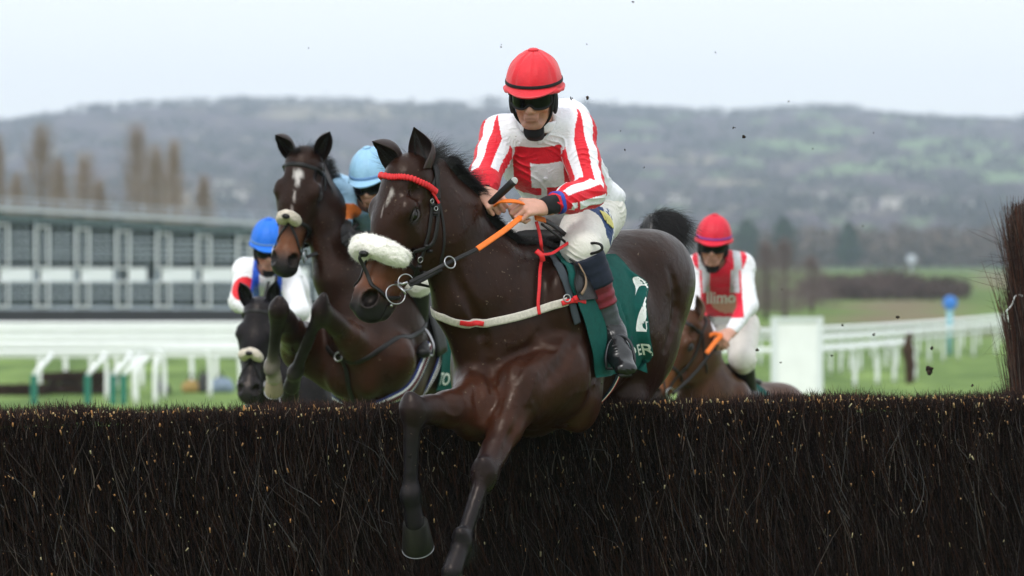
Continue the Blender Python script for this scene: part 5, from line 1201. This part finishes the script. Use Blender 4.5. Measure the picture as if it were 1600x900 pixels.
# ---- third horse: black, head just over the fence at the left
r3 = empty('horse', P(440, 580, 26.2), 'black racehorse with small white noseband, only its head above the fence at the left', 'horse', HGROUP)
w3 = P(470, 540, 26.3); F3 = nrm(V(-.42, -.90, .05)); U3 = orth((0, 0, 1), F3)
BK = (.0095, .009, .0115)
h3 = Horse(w3 - F3 * .33 - U3 * .42, F3, U3, P(404, 474, 25.65), (-.10, -.30, -.94), (-.12, -.93, .28), BK, (.010, .009, .010), (.012, .011, .013), h=.014, hs=(1.0, 1.08, 1.22))
for q_ in (-1, 1): h3.fore([h3.t(.17 * q_, .56, -.15), h3.t(.17 * q_, .46, -.42), h3.t(.15 * q_, .78, -.55), h3.t(.15 * q_, .66, -.82), h3.t(.15 * q_, .60, -.92)], nrm(V(-.4, -.9, 0)))
for q_ in (-1, 1): hind(h3, r3, q_, BK); h3.hoof(h3.t(.15 * q_, .60, -.92), h3.t(.15 * q_, .58, -1.0), V(-.4, -.9, 0), r3)
h3.build('body', coat_mat('black_coat', .34), r3); h3.eyes(r3)
for q_, tp_ in ((1, P(432, 440, 25.6)), (-1, P(369, 430, 25.55))):
    eb = h3.hd(.005, -.045, .060 * q_); h3.ear(eb, tp_ - eb, V(.2 * q_, -.9, 0), r3, L=.19, R=.048)
tack(h3, r3, .050, reins=(P(432, 430, 26.0), P(420, 440, 26.0))); h3.mane(r3, 1800, .08, None, w=.002)
tuft([h3.t(0, -.9, .25)], [V(.3, .8, .3)], [V(.2, .4, -.9)], .5, .002, 1200, 'tail', r3, .02, 16)
j3 = empty('person', P(440, 480, 26.4), 'jockey in royal blue cap and white silks with a red disc, above the black horse', 'jockey', 'jockeys')
J3 = dict(hd=P(420, 382, 26.25), nk=P(420, 420, 26.4), sl=P(450, 430, 26.45), sr=P(385, 424, 26.45), el=P(468, 486, 26.2), er=P(374, 472, 26.25), wl=P(438, 494, 26.0), wr=P(402, 490, 26.0), pel=P(450, 500, 26.95),
          hl=P(470, 505, 26.9), hr=P(425, 505, 27.05), kl=P(478, 540, 26.5), kr=P(405, 545, 26.6), al=P(480, 610, 26.8), ar=P(400, 615, 26.9), tl=P(482, 632, 26.6), tr=P(398, 635, 26.7))
def c3(X, c):
    c = np.tile(V(.80, .80, .82), (len(X), 1)); d = np.linalg.norm((X - P(382, 452, 26.25)) / V(.085, .25, .085), axis=1); c[d < 1] = (.65, .01, .02)
    ex = nrm(J3['sl'] - J3['sr']); u = (X - J3['nk']) @ ex; w = J3['nk'][2] - X[:, 2]; m_ = (np.abs(np.abs(u) - .075 - .0 * w) < .024) & (w > -.1) & (w < .45); c[m_] = (.02, .10, .60)
    return c
simple_rider('person', j3, J3, (.05, -.93, -.30), (.0, -.1, 1), 1.14, mat('royal_blue_silk', (.012, .16, .72), .5, .35, .06, 14, .002, 60), mat('blue_band', (.12, .25, .50), .6), c3, WHT)
# ---- fourth horse: bright bay at the right, head low behind the rump of the leader
r4 = empty('horse', P(1150, 580, 26.8), 'bright bay racehorse on the right, head behind the rump of the leader', 'horse', HGROUP)
w4 = P(1130, 576, 26.8); F4 = nrm(V(-.36, -.92, .12)); U4 = orth((0, 0, 1), F4)
h4 = Horse(w4 - F4 * .33 - U4 * .42, F4, U4, P(1072, 492, 26.15), (-.44, -.28, -.85), (-.66, -.66, .40), (.060, .024, .012), (.014, .010, .009), (.17, .062, .024), h=.014, hs=(1.0, 1.08, 1.22))
for q_ in (-1, 1): h4.fore([h4.t(.17 * q_, .56, -.15), h4.t(.17 * q_, .46, -.42), h4.t(.15 * q_, .72, -.62), h4.t(.15 * q_, .60, -.86), h4.t(.15 * q_, .56, -.96)], nrm(V(-.4, -.9, 0)))
for q_ in (-1, 1): hind(h4, r4, q_, (.016, .011, .010)); h4.hoof(h4.t(.15 * q_, .56, -.96), h4.t(.15 * q_, .54, -1.04), V(-.4, -.9, 0), r4)
h4.build('body', coat_mat('bright_bay_coat', .4), r4); h4.eyes(r4)
for q_, tp_ in ((1, P(1086, 460, 26.1)), (-1, P(1056, 464, 26.1))):
    eb = h4.hd(.005, -.045, .060 * q_); h4.ear(eb, tp_ - eb, V(-.7, -.6, 0), r4, L=.17, R=.044, m=mat('bay_ear_light', (.10, .045, .022), .6))
tack(h4, r4, .050, reins=(P(1126, 530, 26.2), P(1112, 530, 26.3)), rear=-.10); h4.mane(r4, 1800, .09, None, w=.002)
tuft([h4.t(0, -.9, .25)], [V(.3, .8, .3)], [V(.2, .4, -.9)], .5, .002, 1200, 'tail', r4, .02, 17)
mb = MB(); mb.tube(smoothline([P(1128, 524, 26.15), P(1118, 534, 26.12), P(1104, 552, 26.05)], 8), .016, .005, normal=(.2, -1, .3)); mb.tube(smoothline([P(1128, 524, 26.15), P(1115, 522, 26.2), P(1104, 527, 26.2)], 8), .014, .005, normal=(.2, -1, .3)); mb.build('rein_grip', ORANGE, r4)
j4 = empty('person', P(1150, 500, 26.8), 'jockey in red cap, red body, silver shoulder stripes and white sleeves at right', 'jockey', 'jockeys')
J4 = dict(hd=P(1115, 376, 26.5), nk=P(1124, 410, 26.62), sl=P(1158, 416, 26.65), sr=P(1092, 418, 26.65), el=P(1168, 478, 26.5), er=P(1080, 478, 26.5), wl=P(1141, 520, 26.25), wr=P(1112, 524, 26.3), pel=P(1140, 506, 27.05),
          hl=P(1158, 512, 27.0), hr=P(1118, 512, 27.1), kl=P(1160, 562, 26.65), kr=P(1092, 560, 26.75), al=P(1172, 618, 26.85), ar=P(1090, 625, 26.9), tl=P(1176, 640, 26.7), tr=P(1085, 645, 26.75))
def c4(X, c):
    c = np.tile(V(.80, .80, .84), (len(X), 1)); RD = (.66, .012, .04)
    ad = np.minimum(arm_dist(X, J4['sl'], J4['el']) - .078, arm_dist(X, J4['sr'], J4['er']) - .078); ad = np.minimum(ad, np.minimum(arm_dist(X, J4['el'], J4['wl']) - .06, arm_dist(X, J4['er'], J4['wr']) - .06))
    sp = arm_dist(X, J4['nk'], J4['pel']) - .165; ex = nrm(J4['sl'] - J4['sr']); u = (X - J4['nk']) @ ex; w = J4['nk'][2] - X[:, 2]
    body = ((sp < ad) | (np.abs(u) < .135)) & (w < .36); c[body] = RD
    st = body & (np.abs(np.abs(u) - .095 - .02 * (w < .05)) < .027) & (w < .20); c[st] = (.50, .52, .55)
    return c
R4, S4, si4 = simple_rider('person', j4, J4, (-.12, -.96, -.22), (.06, 0, 1), 1.14, mat('scarlet_silk', (.64, .012, .035), .5, .35, .06, 14, .002, 60), mat('purple_band', (.20, .04, .30), .6), c4, WHT)
tv, tf = text_mesh('llimo'); lo_, hi_ = tv.min(0), tv.max(0); kk_ = (tv - lo_) / (hi_ - lo_)
c = hit(S4, 1105 + 44 * kk_[:, 0], 474 - 19 * kk_[:, 1] - 1 * kk_[:, 0], 24, 29); c, g_ = S4.snap(c, .005, 3); link('silk_lettering', npmesh('silk_lettering', c, None, tf, False), WHITEP, si4)
# ---- divots thrown up by the hooves
MUD = mat('mud', (.030, .022, .016), .95, .1, .4, 60, .003, 90); g = np.random.default_rng(77)
clods = [(783, 72, 17, 3), (917, 69, 17.5, 2), (989, 3, 17, 3), (482, 75, 18, 2), (893, 153, 18, 4), (918, 152, 18, 5), (970, 205, 19, 2), (1147, 199, 19, 3), (1162, 213, 19, 6), (1118, 82, 18, 2), (1365, 208, 20, 2), (1232, 159, 19, 3), (1317, 507, 21, 4), (1402, 496, 21, 6), (1457, 545, 21, 5), (1366, 523, 21, 4), (1184, 548, 21, 5), (1220, 567, 21, 3), (1222, 452, 21, 2), (1452, 578, 21, 12), (1519, 603, 20, 4), (1348, 353, 20, 2), (976, 234, 18, 3), (1300, 556, 21, 3), (1006, 262, 19, 2), (1560, 470, 19, 2), (1270, 232, 19, 2)]
for i, (x, y, d, r) in enumerate(clods):
    f_ = Field(); c_ = P(x, y, d); R_ = r * d / FPX / 2.1
    for k in range(4): f_.ell(c_ + g.normal(0, R_ * .55, 3), R_ * g.uniform(.45, .9, 3), None, R_ * .4)
    v, q, c = f_.mesh('mud_clod', max(R_ / 5, .0012), 1, lambda X: R_ * .2 * wob(X, R_ * 1.5, i)); o = link('mud_clod', npmesh('mud_clod', v, q), MUD)
    ws = 'small' if r < 4 else ('large' if r > 8 else 'medium'); tag(o, 'lump of mud flying through the air, thrown up by the hooves', 'mud clod', 'mud clods in the air')
# ------------------------------------------------------------ the birch fence
FA = V(-2.134, 16.9, 0); FE = nrm(V(.906, .423, 0)); FN = V(FE[1], -FE[0], 0); FTOP = 1.455      # front edge, run, outward normal
froot = empty('birch_fence', FA + FE * 2.6, 'dark brown birch brush steeplechase fence running across the whole foreground', 'fence')
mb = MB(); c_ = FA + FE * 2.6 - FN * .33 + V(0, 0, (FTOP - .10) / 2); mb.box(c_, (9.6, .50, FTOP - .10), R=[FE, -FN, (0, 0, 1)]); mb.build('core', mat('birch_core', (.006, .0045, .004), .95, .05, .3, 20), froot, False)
TWIG = mat('birch_twigs', rough=.75, spec=.07, attr='col')
def twigs(name, n, z0, z1, L, w, inset, seed, parent, lean=(-.34, .10), cols=None, s0=-2.2, s1=7.4, jit=.12, curl=.03, dens_top=False, nseg=5):
    g = np.random.default_rng(seed); s = g.uniform(s0, s1, n); z = g.uniform(z0, z1, n)
    if dens_top: z = z1 - (z1 - z0) * g.uniform(0, 1, n) ** 2
    rt = FA + FE * s[:, None] - FN * g.uniform(*inset, n)[:, None] + V(0, 0, 1) * z[:, None]
    ln = g.normal(lean[0], lean[1], n); dr = FE * ln[:, None] + V(0, 0, 1) + FN * g.normal(-.02, .05, n)[:, None]
    Ls = np.broadcast_to(L, n) * g.uniform(.5, 1.3, n); Ls = np.minimum(Ls, np.maximum((FTOP + g.uniform(-.03, .02, n) - z), .03) * 1.02)
    v, q = hairs(rt, dr + g.normal(0, jit, (n, 3)) * V(1, .3, .2), (FE * g.normal(.12, .12, n)[:, None]), Ls, w * g.uniform(.6, 1.5, n), nseg, curl, 3, seed + 1, .05, (.9, 1.0))
    pal = np.array([(.014, .009, .0085), (.026, .015, .012), (.045, .021, .014), (.042, .034, .032), (.008, .006, .006), (.12, .098, .085)]) if cols is None else np.array(cols)
    p = np.array([.30, .24, .12, .12, .18, .04]) if cols is None else np.full(len(pal), 1 / len(pal)); k = g.choice(len(pal), n, p=p)
    c = np.repeat(pal[k], (nseg + 1) * 3, 0); return link(name, npmesh(name, v, q, None, True, c), TWIG, parent)
twigs('brush', 36000, .02, 1.25, .60, .0027, (.02, .16), 101, froot, jit=.06, curl=.014)
twigs('brush', 2600, .02, 1.1, .70, .0060, (.03, .10), 104, froot, lean=(-.36, .12), jit=.05, curl=.02)
twigs('brush', 15000, .02, 1.38, .42, .0016, (-.03, .05), 102, froot, lean=(-.34, .16), jit=.12, curl=.025)
twigs('brush', 16000, 1.0, 1.41, .30, .0022, (-.02, .08), 108, froot, lean=(-.22, .18), jit=.10, curl=.012, dens_top=True)
twigs('brush', 450, .05, 1.25, .50, .0018, (-.05, .0), 103, froot, lean=(-.35, .28), cols=[(.085, .08, .08), (.06, .045, .04), (.07, .066, .066)], jit=.2, curl=.09, nseg=8)
# the clipped top: short upright ends over the whole thickness
g = np.random.default_rng(105); n = 42000; s = g.uniform(-2.2, 7.4, n); dep = g.uniform(.0, .58, n)
rt = FA + FE * s[:, None] - FN * dep[:, None] + V(0, 0, 1) * (FTOP - .070 + .012 * np.sin(s * 5) + .008 * np.sin(s * 13 + 2))[:, None]
v, q = hairs(rt, np.tile(V(0, 0, 1.) - FE * .15, (n, 1)) + g.normal(0, .25, (n, 3)), g.normal(0, .2, (n, 3)), .070 * g.uniform(.7, 1.08, n) * (1 + .35 * (g.uniform(0, 1, n) > .985)), .0024, 3, .004, 3, 106, .05, (.8, 1.0))
pal = np.array([(.022, .014, .013), (.040, .022, .018), (.085, .042, .028), (.012, .009, .009), (.20, .11, .065)]); c = np.repeat(pal[g.choice(5, n, p=[.34, .28, .16, .17, .05])], 12, 0)
link('clipped_top', npmesh('clipped_top', v, q, None, True, c), TWIG, froot)
# pale cut ends
g = np.random.default_rng(107); n = 2100; s = g.uniform(-2.2, 7.4, n); z = FTOP - .015 - 1.0 * g.uniform(0, 1, n) ** 3.6; ctr = FA + FE * s[:, None] + FN * g.uniform(.0, .045, n)[:, None] + V(0, 0, 1) * z[:, None]
dr = nrm(V(0, 0, 1) - FE * g.normal(.3, .35, n)[:, None] + FN * g.uniform(.0, .7, n)[:, None]); mb = MB(); cc = []
for i in range(n):
    L_ = .004 + .022 * g.uniform() ** 2.5; r = .0011 + .0028 * g.uniform() ** 2.5; mb.tube([ctr[i], ctr[i] + dr[i] * L_], r, r, ns=5); k_ = np.array([(.48, .24, .10), (.55, .36, .19), (.36, .20, .10), (.42, .36, .22)][g.integers(4)]) * g.uniform(.5, 1.1); cc.append(np.tile(k_, (12, 1)))
link('cut_ends', npmesh('cut_ends', np.concatenate(mb.v), np.concatenate(mb.q), np.concatenate(mb.t), True, np.concatenate(cc)), TWIG, froot)
# ---- the upright brush wing at the right end
WD = 20.4; wb = P(1664, HOR, WD); wb[2] = 0; wroot_ = empty('brush_wing', wb, 'tall upright bundle of birch brush tied with white string at the right edge', 'fence wing')
g = np.random.default_rng(111); n = 13000; a = g.uniform(0, 6.28, n); r = .245 * g.uniform(.1, 1, n) ** .4; z = g.uniform(.9, 2.29, n)
rt = wb + np.stack([np.cos(a) * r, np.sin(a) * r, z], -1); Ls = np.minimum(g.uniform(.4, .9, n), 2.365 + g.uniform(-.03, .01, n) - z)
v, q = hairs(rt, np.stack([np.cos(a) * .04 - .03, np.sin(a) * .04, np.ones(n)], -1), g.normal(0, .05, (n, 3)), Ls, .0038 * g.uniform(.5, 1.5, n), 5, .012, 3, 112, .03, (.9, 1.0))
pal = np.array([(.045, .026, .022), (.075, .036, .026), (.11, .05, .034), (.11, .085, .075), (.022, .015, .014)]); c = np.repeat(pal[g.choice(5, n)], 18, 0)
link('brush', npmesh('brush', v, q, None, True, c), TWIG, wroot_)
mb = MB(); mb.tube([wb, wb + V(0, 0, 1.2), wb + V(0, 0, 2.15)], [.215, .215, .215], [.215, .215, .215], ns=20); mb.build('core', MATS['birch_core'], wroot_)
n = 260; a = g.uniform(2.2, 4.4, n); z = g.uniform(1.25, 2.12, n); rt = wb + np.stack([np.cos(a) * .22, np.sin(a) * .22, z], -1)
v, q = hairs(rt, np.stack([np.cos(a) * .75, np.sin(a) * .3, g.normal(.55, .4, n)], -1), g.normal(0, .35, (n, 3)), .12 + .08 * (z > 1.9), .0018, 7, .035, 3, 114)
link('stray_twigs', npmesh('stray_twigs', v, q, None, True, np.tile(V(.04, .022, .02), (len(v), 1))), TWIG, wroot_)
mb = MB(); a = np.linspace(0, 2 * math.pi, 40, endpoint=False); zc = CAMZ + (HOR - 460) * WD / FPX
mb.tube(wb + np.stack([np.cos(a) * .253, np.sin(a) * .253, zc + .015 * np.sin(a)], -1), .0045, closed=True)
kp = wb + V(-.235, -.10, zc); mb.tube(smoothline([kp, kp + V(-.03, -.01, -.01), kp + V(-.045, -.01, -.05), kp + V(-.075, -.01, -.085)], 10), .004); mb.build('string', mat('white_string', (.72, .74, .74), .8), wroot_)
# ------------------------------------------------------------ running rails and the things along the track
RAILW = mat('white_plastic', (.86, .88, .88), .45, .4, .04, 3); GRN = mat('green_paint', (.01, .16, .11), .5); 
def G_(px, d): return V((px - 800) * d / FPX, d, float(gz(0, d)) if d < 165 else -1.2)
def rail(label, pts, posts, h=1.12, r=.045, group='white running rails', hook=.35, skirt=0.0, pw=1.0):
    b = [G_(px, d) for px, d in pts]; root = empty('running_rail', b[0], label, 'rail', group); line = smoothline(b, 40) + V(0, 0, h)
    mb = MB(); mb.tube(line, r, r * 1.0, ns=10); mb.build('rail', RAILW, root)
    if skirt: mb = MB(); mb.tube(line - V(0, 0, .20), .013, skirt, normal=(0, 0, 1)); mb.build('lower_rail', RAILW, root)
    T = nrm(line[-1] - line[0]); side = np.cross(T, V(0, 0, 1))
    for k in posts:
        p = line[0] + (line[-1] - line[0]) * k; i = int(k * 40); p = line[min(i, 40)] - V(0, 0, h); hk = T * hook
        mb = MB(); mb.tube(smoothline([p + hk, p + hk + V(0, 0, h * .62), p + hk * .8 + V(0, 0, h * .86), p + hk * .35 + V(0, 0, h * .97), p + V(0, 0, h)], 14), .052 * pw, .040 * pw, normal=side); mb.build('post', RAILW, root)
rail('white rail with curved hoop posts right of the white board', [(1120, 98), (1285, 100), (1424, 108)], [.12, .34, .63, .75, .87, .98], h=1.0, r=.065, hook=.5, pw=1.25)
rail('long white rail sweeping up to the right edge behind the hoop posts', [(1270, 112), (1440, 124), (1660, 152)], np.linspace(.02, .98, 18), h=1.0, r=.075, hook=.1, skirt=.05)
rail('second white rail of the far right bend, above the sweeping one', [(1100, 120), (1420, 136), (1660, 170)], np.linspace(.02, .98, 16), h=1.0, r=.08, hook=.1, skirt=.06)
rail('nearest white rail on the left, in front of the green posts', [(-300, 91.5), (150, 92.5), (260, 94), (420, 95), (760, 96)], [.27, .315, .46, .6, .75, .9], h=1.12, r=.06, hook=.25)
for i, (d, h) in enumerate([(101, 1.07), (112, 1.03), (125, 1.0), (138, .96)]):
    rail(['first white rail behind the nearest one on the left', 'second white rail behind the nearest one on the left', 'third white rail behind the nearest one on the left', 'furthest white rail, along the foot of the steel stand'][i], [(-400, d), (400, d + 1), (1060, d + 3)], np.linspace(.01, .99, 34), h=h, r=.09, hook=.2, skirt=.13)
# green posts carrying a slanted white arm
for i, (px, lab) in enumerate([(53, 'green post with slanted white arm, leftmost under the near rail'), (137, 'green post with slanted white arm, second from the left'), (177, 'green post with slanted white arm, third from the left'), (193, 'green post with slanted white arm, rightmost beside the white posts')]):
    b = G_(px, 90); root = empty('rail_post', b, lab, 'post', 'green posts under the left rail'); mb = MB(); mb.box(b + V(0, 0, .33), (.14, .14, .66)); mb.build('post', GRN, root, False)
    mb = MB(); mb.tube([b + V(0, 0, .64), b + V(.05, 0, .72), b + V(.36, .4, 1.10)], .055, .05); mb.build('arm', RAILW, root)
for px, lab in ((213, 'white curved post beside the green posts'), (243, 'thick upright white post right of the green posts')):
    b = G_(px, 90); mb = MB(); mb.tube(smoothline([b, b + V(0, 0, .75), b + V(.03 if px > 230 else .25, .1, 1.05)], 8), .085 if px > 230 else .06, .06); tag(mb.build('white_post', RAILW), lab, 'post')
# brush hurdles piled on the grass
HUR = mat('hurdle_brush', (.045, .028, .022), .9, .1, .4, 6, .02, 30)
for i, (px, d, L_, z, lab) in enumerate([(112, 97, 1.9, .0, 'lower brush hurdle of the pile lying behind the green posts'), (122, 97, 1.7, .27, 'upper brush hurdle of the pile lying behind the green posts'), (22, 96, 1.5, .0, 'flat brush hurdle lying at the far left on the grass')]):
    b = G_(px, d) + V(0, 0, z); root = empty('brush_hurdle', b, lab, 'hurdle', 'brush hurdles on the grass'); g = np.random.default_rng(120 + i)
    mb = MB(); mb.box(b + V(0, 0, .12), (L_, .5, .16)); mb.build('bundle', HUR, root, False); n = 900
    rt = b + np.stack([g.uniform(-L_ / 2, L_ / 2 - .2, n), g.uniform(-.28, .28, n), g.uniform(.02, .24, n)], -1); v, q = hairs(rt, np.tile(V(1, 0, 0), (n, 1)), g.normal(0, .1, (n, 3)), .4, .012, 2, .01, 3, 130 + i); link('brush', npmesh('brush', v, q), HUR, root)
for i, (px, d, s_, col, lab) in enumerate([(252, 97, (.34, .3, .36), (.012, .014, .02), 'small black kit bag on the grass beside the white post'), (300, 98, (.42, .3, .34), (.36, .24, .08), 'tan kit bag on the grass near the black horse'), (318, 98, (.30, .3, .50), (.05, .05, .05), 'black kit bag standing between the tan and the blue ones'), (346, 98, (.56, .35, .40), (.22, .28, .38), 'blue grey kit bag nearest the black horse')]):
    b = G_(px, d); root = empty('kit_bag', b, lab, 'bag', 'kit bags on the grass'); f_ = Field(); f_.ell(b + V(0, 0, s_[2] / 2 - .02), (s_[0] / 2, s_[1] / 2, s_[2] / 2), None, .05); f_.seg(b + V(-s_[0] * .35, 0, .1), b + V(s_[0] * .35, 0, .1), .12, .12, (0, 1, 0), .06)
    v, q, c = f_.mesh('bag', .03, 1, lambda X: .02 * wob(X, .3, 7)); link('bag_body', npmesh('bag_body', v, q), mat('bag_cloth', col, .8) if i == 0 else mat('bag_cloth_' + lab.split()[0], col, .8), root)
    mb = MB(); mb.tube(smoothline([b + V(-.1, -.12, s_[2] * .8), b + V(0, -.14, s_[2] + .10), b + V(.1, -.12, s_[2] * .8)], 8), .015); mb.build('handle', BLACKC, root)
# white board
b = G_(1245, 97); root = empty('white_board', b, 'tall white board standing between the red capped rider and the hoop posts', 'board')
mb = MB(); w_ = 80 * 97 / FPX; hh = (613 - 500) * 97 / FPX + .1; mb.box(b + V(0, 0, hh / 2), (w_, .06, hh)); mb.build('panel', RAILW, root, False)
mb = MB(); mb.box(b + V(-w_ / 2 + .06, -.06, hh / 2), (.13, .06, hh + .03)); mb.box(b + V(w_ / 2 - .06, -.06, hh / 2), (.13, .06, hh + .03)); mb.box(b + V(0, -.06, hh - .04), (w_ - .3, .05, .09)); mb.build('frame', mat('white_frame', (.70, .74, .76), .5), root, False)
# round blue sign
def disc_sign(px, py, d, r, col, lab, pole, base):
    b = G_(px, d); z = CAMZ + (HOR - py) * d / FPX; root = empty('round_sign', b, lab, 'sign'); mb = MB(); mb.tube([b, V(b[0], b[1], z)], .10, .10); mb.build('pole', pole, root)
    rr = r * d / FPX; v, q = uvs(V(b[0], b[1] - .12, z), (rr, .06, rr)); MB().add(v, q).build('disc', col, root)
disc_sign(1484, 473, 135, 11, mat('blue_sign', (.04, .20, .62), .5), 'round blue sign on a pale blue post above the right hand rails', mat('pale_blue_post', (.25, .50, .58), .5), 0)
disc_sign(1424, 405, 420, 8, mat('grey_sign', (.45, .48, .55), .5), 'round pale grey sign far off on the right at the edge of the green field', mat('grey_post', (.30, .32, .34), .6), 0)
b = G_(1421, 105); f_ = Field(); f_.chain([b, b + V(.02, 0, .45), b + V(-.04, 0, .85), b + V(.0, 0, 1.25)], [.10, .13, .16, .08], (1, 0, 0), .05); v, q, c = f_.mesh('sack', .03, 2, lambda X: .02 * wob(X, .25, 3)); tag(link('post_cover', npmesh('post_cover', v, q), mat('brown_sack', (.055, .032, .022), .95, .1, .3, 8)), 'dark brown sacking wrapped on a post beside the last hoop of the right rail', 'post cover')
# ------------------------------------------------------------ the steel and glass stand on the left
SD = 196.0; sx0, sx1 = (-322 - 800) * SD / FPX, (590 - 800) * SD / FPX; ztop = CAMZ + (HOR - 338) * SD / FPX; zmid = CAMZ + (HOR - 422) * SD / FPX; zb = -1.2
sroot = empty('steel_stand', V((sx0 + sx1) / 2, SD, zb), 'long two storey grey steel stand with white panels behind the rails on the left', 'stand')
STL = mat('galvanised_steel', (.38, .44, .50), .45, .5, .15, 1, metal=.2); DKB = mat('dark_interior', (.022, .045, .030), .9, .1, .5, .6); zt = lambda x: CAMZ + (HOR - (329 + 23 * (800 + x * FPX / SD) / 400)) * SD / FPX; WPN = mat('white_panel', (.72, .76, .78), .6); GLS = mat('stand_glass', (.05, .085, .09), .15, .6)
mb = MB(); mb.box(V((sx0 + sx1) / 2, SD + 1.5, zb + .35), (sx1 - sx0, 3.4, .7)); mb.build('plinth', mat('dark_plinth', (.03, .03, .035), .9), sroot, False)
sl_ = math.atan2(zt(sx1) - zt(sx0), sx1 - sx0); RY = [(math.cos(sl_), 0, math.sin(sl_)), (0, 1, 0), (-math.sin(sl_), 0, math.cos(sl_))]; cz_ = zt((sx0 + sx1) / 2)
mb = MB(); mb.box(V((sx0 + sx1) / 2, SD + 1.3, cz_ + .10), (sx1 - sx0 + .6, 4.2, .20), R=RY); mb.build('roof', mat('grey_roof', (.34, .38, .41), .6), sroot, False)
mb = MB(); mb.box(V((sx0 + sx1) / 2, SD - .1, cz_ - .30), (sx1 - sx0, .18, .30), R=RY); mb.build('fascia', mat('blue_grey_fascia', (.20, .26, .31), .6), sroot, False)
g = np.random.default_rng(5); bw = 63 * SD / FPX; x = sx0; i = 0
while x < sx1 - .3:
    ztop = zt(x + bw / 2) - .12
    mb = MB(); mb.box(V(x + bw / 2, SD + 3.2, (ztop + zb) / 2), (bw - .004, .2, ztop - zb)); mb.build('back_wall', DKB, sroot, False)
    mb = MB(); mb.box(V(x, SD, (ztop + zb) / 2), (.16, .16, ztop - zb)); mb.build('column', STL, sroot, False)
    xe = min(x + bw, sx1); mid = (x + xe) / 2
    mb = MB()
    for zz in np.linspace(zb + 1.0, zmid - .25, 5)[1:-1].tolist() + np.linspace(zmid + .3, ztop - .6, 6)[1:-1].tolist(): mb.box(V(mid, SD - .02, zz), (xe - x, .05, .075))
    for xx in (x + (xe - x) * .17, x + (xe - x) * .40, x + (xe - x) * .58, x + (xe - x) * .76): mb.box(V(xx, SD - .05, (ztop + zb) / 2), (.06, .05, ztop - zb - .2))
    mb.build('glazing_bars', STL, sroot, False)
    if i % 3 != 2 or True:
        mb = MB(); mb.box(V(mid + .05, SD - .12, zmid - .22), ((xe - x) * (.80 if i % 4 else .45), .06, .62)); mb.build('white_panel', WPN, sroot, False)
    for z0, z1 in ((zb + .9, zmid - .6), (zmid + .15, ztop - .55)):
        mb = MB(); w2 = .30; cx = x + (xe - x) * .17
        for sx in (-1, 1): mb.box(V(cx + sx * w2, SD - .16, (z0 + z1) / 2), (.11, .10, z1 - z0))
        mb.box(V(cx, SD - .16, z1 + .04), (.72, .10, .10)); mb.box(V(cx, SD - .16, z0 - .04), (.72, .10, .10)); mb.build('door_frame', mat('pale_steel', (.55, .58, .60), .5), sroot, False)
    mb = MB(); mb.box(V(mid, SD + 1.2, (zmid + zb) / 2 + .3), ((xe - x) * .9, 1.2, .12)); mb.box(V(mid, SD + 1.6, zmid + .9), ((xe - x) * .9, .6, .12)); mb.build('bench', mat('grey_bench', (.11, .14, .14), .8), sroot, False)
    x += bw; i += 1
mb = MB()
for zz in (.35, .62): mb.tube([V(sx0, SD - .3, zt(sx0) + zz), V(sx1, SD - .3, zt(sx1) + zz)], .025, .025)
for xx in np.arange(sx0, sx1, 1.3): mb.tube([V(xx, SD - .3, zt(xx) + .15), V(xx, SD - .3, zt(xx) + .64)], .025, .025)
mb.build('roof_railing', STL, sroot)
mb = MB(); mb.box(V((sx0 + sx1) / 2, SD - .08, zmid - .58), (sx1 - sx0, .12, .14)); mb.box(V((sx0 + sx1) / 2, SD - .08, zb + .78), (sx1 - sx0, .12, .14)); mb.build('floor_beam', STL, sroot, False)
